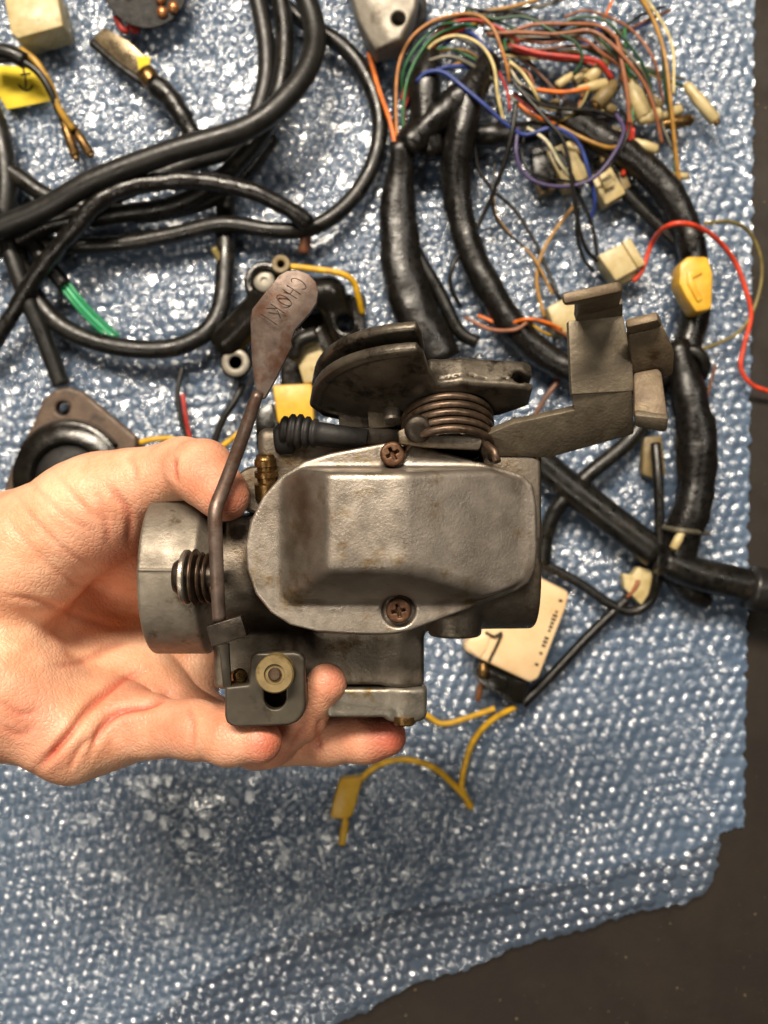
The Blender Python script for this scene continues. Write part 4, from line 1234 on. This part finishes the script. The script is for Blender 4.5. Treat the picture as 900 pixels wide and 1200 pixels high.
wire([(541, 922, 1), (549, 944, 0), (551, 942, 1), (530, 918, 2), (505, 898, 5), (470, 890, 7), (438, 900, 5), (415, 925, 3), (405, 958, 2), (400, 985, 1)], 3.6, WIRE['yellow'], rel, 'lead')
block([(398, 913), (426, 910), (414, 955), (408, 961), (386, 960), (390, 940)], 18, 7, M_YELLOWP, rel, 'connector_boot', 1.8)
bullet((406, 960), (400, 992), 4.5, rel, M_YELLOWP, lift=3)
wire([(612, 826, 4), (645, 793, 3), (690, 745, 3), (735, 702, 4)], 6.2, M_VINYL, rel, 'lead')

# ---------- loops of black cable on the left
def cable(pts, r, m, label, lift=0, **kw):
    return wire(pts, r, m, None, 'cable', lift=lift, seg=14, label=label, cat='cable', **kw)
cable([(352, -20, 18), (368, 30, 20), (364, 72, 24), (338, 112, 28), (290, 150, 30), (200, 178, 30), (110, 212, 28), (50, 246, 24), (-20, 275, 20)], 13.5, M_SLEEVE,
      'thickest charcoal sleeved cable crossing over all the other loops')
cable([(326, -20, 10), (334, 50, 12), (325, 115, 14), (300, 165, 14), (256, 212, 12), (205, 240, 10), (130, 252, 8), (62, 262, 8), (20, 282, 8), (-20, 300, 8)], 11.5, M_VINYL,
      'glossy black cable second from the thickest one, curving left beneath it')
cable([(298, -20, 6), (312, 55, 7), (308, 112, 8), (280, 168, 8), (225, 190, 6), (150, 222, 4), (90, 250, 3), (40, 262, 3), (-20, 262, 3)], 11.5, M_SLEEVE,
      'charcoal cable nearest the foil strip at the top of the photo')
cable([(-20, 180, 4), (20, 206, 5), (60, 232, 5), (120, 246, 3), (180, 250, 2), (250, 232, 2), (285, 205, 1), (320, 160, 0)], 11, M_VINYL,
      'shiny black cable entering at the left edge under the yellow tag')
cable([(362, 262, 14), (340, 246, 17), (300, 226, 20), (250, 214, 22), (200, 212, 24), (150, 220, 26), (112, 240, 26), (84, 272, 22), (50, 312, 16), (18, 362, 10), (-20, 420, 6)], 10.5, M_TAPE,
      'tape wrapped flat cable ending in a brown stub beside the loop', rough=.05, wind=.08)
cable([(30, 285, 3), (80, 288, 4), (140, 286, 5), (200, 276, 6), (262, 263, 8), (320, 270, 8), (368, 266, 7), (410, 236, 5), (438, 190, 4), (445, 140, 4), (430, 92, 4), (402, 55, 4), (352, 22, 2), (300, -20, 1)], 10.5, M_VINYL,
      'black cable making one wide round loop right of the coil')
cable([(268, 200, 0), (264, 250, 1), (264, 310, 4), (258, 362, 6), (238, 392, 7), (200, 408, 7), (150, 408, 7), (100, 396, 6), (62, 374, 6), (34, 335, 6), (18, 285, 5), (6, 220, 2), (-4, 150, 0)], 12, M_VINYL,
      'black cable bending in a square loop around the green wires', sq=.85)
cable([(-16, 235, 12), (8, 285, 12), (28, 340, 10), (50, 392, 6), (72, 452, 2)], 11, M_SLEEVE,
      'black cable running down to the flange plate')
cable([(-14, 120, 3), (2, 165, 4), (8, 215, 4), (4, 260, 3)], 13, M_SLEEVE, 'short black cable hugging the left edge under the yellow tag')
st = wire([(357, 262, 9), (358, 280, 6), (356, 297, 3)], 7, WIRE['brown'], None, 'cable_stub', seg=10, label='short brown cable stub at the end of the flat cable', cat='cable')

gw = thing('green_wire_bundle', Q(90, 350, H - Z0), 'three bright green wires leaving a black sleeve inside the loop', 'wire bundle')
wire([(30, 275, 6), (52, 305, 8), (76, 335, 6)], 9, M_VINYL, gw, 'sleeve', seg=12)
for i, dx in enumerate((-3.5, 0, 3.5)):
    wire([(73 + dx, 330 - dx, 9), (90 + dx, 352 - dx, 9), (108 + dx, 372 - dx, 6), (136 + dx, 398 - dx, 2)], 2.2, mat('wire_brightgreen%d' % i, ('#1f8a57', '#48b27c', '#1f8a57')[i], None, None, rough=0.4, bump=.1), gw, 'wire')
wire([(72, 332, 6), (70, 345, 4), (71, 360, 2)], 2.6, WIRE['black'], gw, 'wire')

# ---------- top left odds and ends
pr = thing('wire_pair', Q(60, 100, H - Z0), 'pair of leads with brassy bullet tips beside the yellow tag', 'wires')
wire([(-20, 60, 14), (10, 62, 15), (30, 72, 14)], 9, M_VINYL, pr, 'sleeve', seg=12)
wire([(24, 58, 16), (42, 72, 16), (58, 98, 14), (70, 128, 12), (86, 152, 8)], 3.8, WIRE['dirtyyellow'], pr, 'wire')
wire([(-10, 70, 16), (20, 70, 17), (44, 84, 16), (60, 108, 14), (70, 132, 10)], 4.4, WIRE['black'], pr, 'wire')
bullet((84, 146), (108, 184), 5.4, pr, M_BRASS, lift=7)
bullet((70, 128), (90, 188), 5.8, pr, M_BRASS, lift=8)
tg = block([(-8, 76), (28, 78), (40, 80), (60, 118), (8, 128), (-8, 100)], 12, .6, M_PAPER, None, 'paper_tag', .1, label='yellow paper tag with a dark arrow mark at the left edge', cat='tag')
mb = MB()
for pts in ([(27, 80), (30, 92), (30, 103)], [(22, 99), (26, 104), (31, 106), (36, 104), (38, 100)], [(24, 88), (36, 86)]):
    V, Fc = sweep(catmull([Q(x, y, H - 12.05) for x, y in pts], 1.0), .55, 6)
    mb.add(V, Fc)
mk('arrow_mark', mb.v, mb.f, M_INK, tg)
cn = block([(2, -14), (66, -14), (74, 30), (20, 45), (12, 38)], 28, 18, M_CREAM, None, 'connector', 1.4, label='cream plastic connector in the top left corner', cat='connector')
block([(12, 26), (70, 14), (74, 31), (20, 45)], 27, 16, M_CREAM, cn, 'lip', 1.0)
dsc = thing('contact_plate', Q(168, 0, H - Z0), 'black round contact plate with copper dots at the top edge', 'contact plate')
ctr = Q(168, -24, H - 26)
V, Fc = lathe(ctr, (0.1, -.25, 1), [(-3.2, 0), (-3.2, 21.5), (-.4, 22.2), (0, 21.8), (0, 0)], 40)
mk('disc', V, Fc, mat('sooty_fibre_board', '#0b0a09', '#14110f', '#2a2018', scale=200, rough=.6, bump=.4, scale3=180), dsc, auto=40)
for x, y in ((190, 14), (203, 8), (188, -2), (134, 0), (150, -6)):
    V, Fc = lathe(Q(x, y, H - 25.2 - (y + 12) * -0.12), (0.1, -.25, 1), [(-.5, 0), (-.5, 2.9), (.9, 2.6), (1.1, 0)], 18)
    mk('contact', V, Fc, M_COPPER, dsc)
wire([(136, 20, 6), (144, 34, 6), (150, 36, 5)], 4, WIRE['red'], dsc, 'wire')
wire([(150, 22, 6), (156, 36, 5), (162, 34, 4)], 4, WIRE['red'], dsc, 'wire')
gs = thing('earth_strap', Q(165, 90, H - Z0), 'tin strip with a crimped braided black strap below the contact plate', 'earth strap')
V, Fc = sheet([Q(108, 46, H - 12), Q(122, 32, H - 14), Q(150, 48, H - 16), Q(174, 70, H - 15), Q(172, 92, H - 14), Q(150, 80, H - 13)], 1.0, .3)
mk('strip', V, Fc, M_TIN, gs, auto=35)
V, Fc = sheet([Q(160, 66, H - 15.8), Q(176, 66, H - 15.6), Q(174, 92, H - 15.2), Q(163, 84, H - 15.4)], .5, .1)
mk('sticker', V, Fc, M_PAPER, gs, auto=35)
wire([(170, 84, 4), (178, 96, 4), (184, 104, 4)], 11, M_BRASS, gs, 'crimp', seg=14)
wire([(178, 97, 4), (196, 112, 4), (212, 134, 4), (226, 160, 2), (234, 182, 0)], 12, M_TAPE, gs, 'braid', seg=14, rough=.12, wind=.2)
wire([(108, 50, 0), (140, 78, 2), (172, 100, 3)], 5, M_VINYL, gs, 'edge_strip')

# ---------- switch bracket behind the choke lever
sw = thing('switch_housing', Q(330, 380, H - Z0), 'glossy black half of a switch clamp with screw lugs behind the choke lever', 'switch housing')
def sw_sdf(p):
    def C(x, y, zt, r, h): 
        c = Q(x, y, H - zt); return s_cyl(p, (c[0], c[1], zt - h), (c[0], c[1], zt), r, 1.0)
    d = s_cone(p, Q(268, 400, H - 20), Q(320, 350, H - 26), 9, 10)
    d = smin(d, s_cone(p, Q(320, 350, H - 26), Q(385, 345, H - 22), 10, 9), 4)
    d = smin(d, s_cone(p, Q(385, 345, H - 20), Q(405, 395, H - 18), 8, 7), 4)
    d = smin(d, C(310, 330, 32, 10.5, 16), 2)
    d = smin(d, C(276, 425, 24, 8.0, 10), 2)
    d = smin(d, s_box(p, Q(395, 405, H - 13), Q(428, 345, H - 19) + np.array([0, 0, 1]), 1), 2)
    d = smin(d, s_box(p, Q(330, 470, H - 10), Q(395, 365, H - 17), 2), 3)
    for x, y, zt, r in ((310, 330, 33, 6.5), (276, 425, 25, 3.4), (405, 380, 22, 4.5), (363, 370, 20, 6)):
        c = Q(x, y, H - zt); d = smax(d, -s_cyl(p, (c[0], c[1], zt - (6 if r > 5 else 14)), (c[0], c[1], zt + 6), r, .3), .8)
    return d
V, Fc = isosurface(sw_sdf, (-100, 55, 5), (-5, 140, 40), 1.2)
mk('clamp_half', V, Fc, M_SHINYBLK, sw)
V, Fc = lathe(Q(310, 330, H - 28), UP, [(-3, 0), (-3, 5.4), (1.2, 5.4), (1.6, 4.8), (1.6, 2.0), (.4, 1.8), (.4, 0)], 24)
mk('screw', V, Fc, M_GREYCAST, sw, auto=40)
V, Fc = lathe(Q(276, 425, H - 24), UP, [(-1, 3.4), (.6, 3.4), (.9, 4.0), (.9, 6.4), (.5, 7.0), (-1, 7.0)], 24)
mk('bushing', V, Fc, M_GREYCAST, sw, auto=40)
V, Fc = lathe(Q(329, 309, H - 36), UP, [(-8, 2.0), (-.2, 2.0), (0, 2.4), (0, 4.2), (-.5, 4.6), (-8, 4.6)], 20)
mk('eyelet', V, Fc, M_NYLON, sw, auto=40)
wire([(338, 312, 22), (365, 315, 22), (398, 320, 22), (414, 330, 20), (420, 348, 16), (425, 368, 10)], 3.6, WIRE['yellow'], sw, 'wire')
wire([(250, 290, 10), (258, 305, 8), (268, 322, 6)], 4, WIRE['olive'], sw, 'wire')
V, Fc = pprism([(390, 424), (418, 404), (432, 410), (430, 432), (400, 440)], H - 16, 3, .5)
mk('lug', V, Fc, M_GREYCAST, sw, auto=35)
wire([(345, 420, 14), (352, 400, 18), (372, 392, 18)], 9, M_VINYL, sw, 'boot', seg=12)

block([(342, 403), (368, 391), (384, 424), (386, 444), (356, 450)], 27, 17, M_CREAM, None, 'connector', 1.2, label='cream plastic connector right of the choke lever', cat='connector')
y1 = block([(319, 451), (366, 449), (368, 496), (325, 496)], 28, 18, M_YELLOWP, None, 'connector', 1.4, label='yellow plastic connector left of the throttle pulley', cat='connector')
block([(298, 482), (318, 470), (326, 500), (322, 530), (300, 528)], 26, 14, M_SHINYBLK, None, 'connector', 1.2, label='small black plug below the yellow connector', cat='connector')
wire([(252, 530, 2), (262, 522, 3), (275, 512, 3), (290, 500, 3)], 3.4, WIRE['yellow'], None, 'wire', label='bit of yellow wire right of the thumb tip', cat='wire')
wire([(160, 520, 3), (178, 515, 4), (200, 514, 3), (215, 520, 2)], 3.4, WIRE['yellow'], None, 'wire', label='bit of yellow wire arching above the thumb', cat='wire')
wire([(214, 430, 2), (208, 460, 3), (212, 490, 3), (222, 520, 2)], 3.2, WIRE['black'], None, 'wire', label='thin black wire left of the choke lever stem', cat='wire')
wire([(214, 462, 4), (218, 490, 4), (224, 522, 2)], 2.6, WIRE['red'], None, 'wire', label='thin dark red wire left of the choke lever stem', cat='wire')
wire([(285, 450, 2), (275, 470, 3), (262, 490, 3), (250, 520, 2)], 4.5, WIRE['black'], None, 'wire', label='black wire passing behind the choke lever stem', cat='wire')

# ---------- flange plate left of the thumb
fp = thing('flange_plate', Q(70, 520, H - Z0), 'brown stained flange plate with a black ring, half hidden by the hand', 'flange plate')
fl_poly = pl([(64, 456), (80, 453), (96, 458), (160, 512), (150, 640), (-10, 640), (8, 560), (20, 530), (36, 500), (50, 468)], H - 20)
hc = Q(73, 478, H - 20)
def fl_sdf(p):
    x, y, z = p
    d = s_comb(s_poly(x, y, fl_poly), np.abs(z - 16.5) - 3.2, r=1.2)
    return smax(d, -(np.sqrt((x - hc[0]) ** 2 + (y - hc[1]) ** 2) - 3.6 + 0 * z), .5)
V, Fc = isosurface(fl_sdf, (-206, -22, 11), (-122, 68, 22), 1.0)
mk('plate', V, Fc, M_BROWNPL, fp)
c = Q(82, 560, H - 20)
V, Fc = lathe(c, UP, [(0, 17), (4.5, 17.6), (5.5, 18.4), (5.5, 24), (4.0, 26), (3.5, 28), (0, 28.5)], 56)
mk('ring', V, Fc, M_SHINYBLK, fp, auto=40)
V, Fc = lathe(c, UP, [(0, 17.5), (1.5, 17.2), (3.5, 14), (5, 9), (5.6, 4), (5.7, 0)], 40)
mk('dome', V, Fc, M_RUBBER, fp)
t = np.linspace(0.6, 2.6, 40)
V, Fc = sweep(np.stack([c[0] + 29 * np.cos(t), c[1] + 29 * np.sin(t), np.full(40, 20.6)], 1), .9, 8)
mk('spring_clip', V, Fc, M_DARKST, fp)

# ---------- grey casting at the top edge
gb = thing('zinc_bracket', Q(452, 10, H - Z0), 'grey zinc bracket with a screw hole at the top edge', 'bracket')
gp = pl([(405, -30), (495, -30), (488, 8), (470, 45), (440, 52), (432, 40), (420, 18)], H - 40)
hh = Q(467, 20, H - 40)
def gb_sdf(p):
    x, y, z = p
    d = s_comb(s_poly(x, y, gp), np.abs(z - 30) - 9, r=2.0)
    d = smax(d, (x - Q(440, 0, H - 40)[0]) * -.35 + (y - Q(0, 20, H - 40)[1]) * -.2 + (z - 38) * .9, 1.0)
    return smax(d, -(np.sqrt((x - hh[0]) ** 2 + (y - hh[1]) ** 2) - 3.4 + 0 * z), .6)
V, Fc = isosurface(gb_sdf, (-24, 218, 19), (26, 268, 42), 0.9)
mk('casting', V, Fc, M_GREYCAST, gb)
V, Fc = pprism([(400, -30), (440, 50), (470, 60), (500, 20), (500, -30)], H - 19, 8, 1.0)
mk('rubber_pad', V, Fc, M_RUBBER, gb, auto=35)
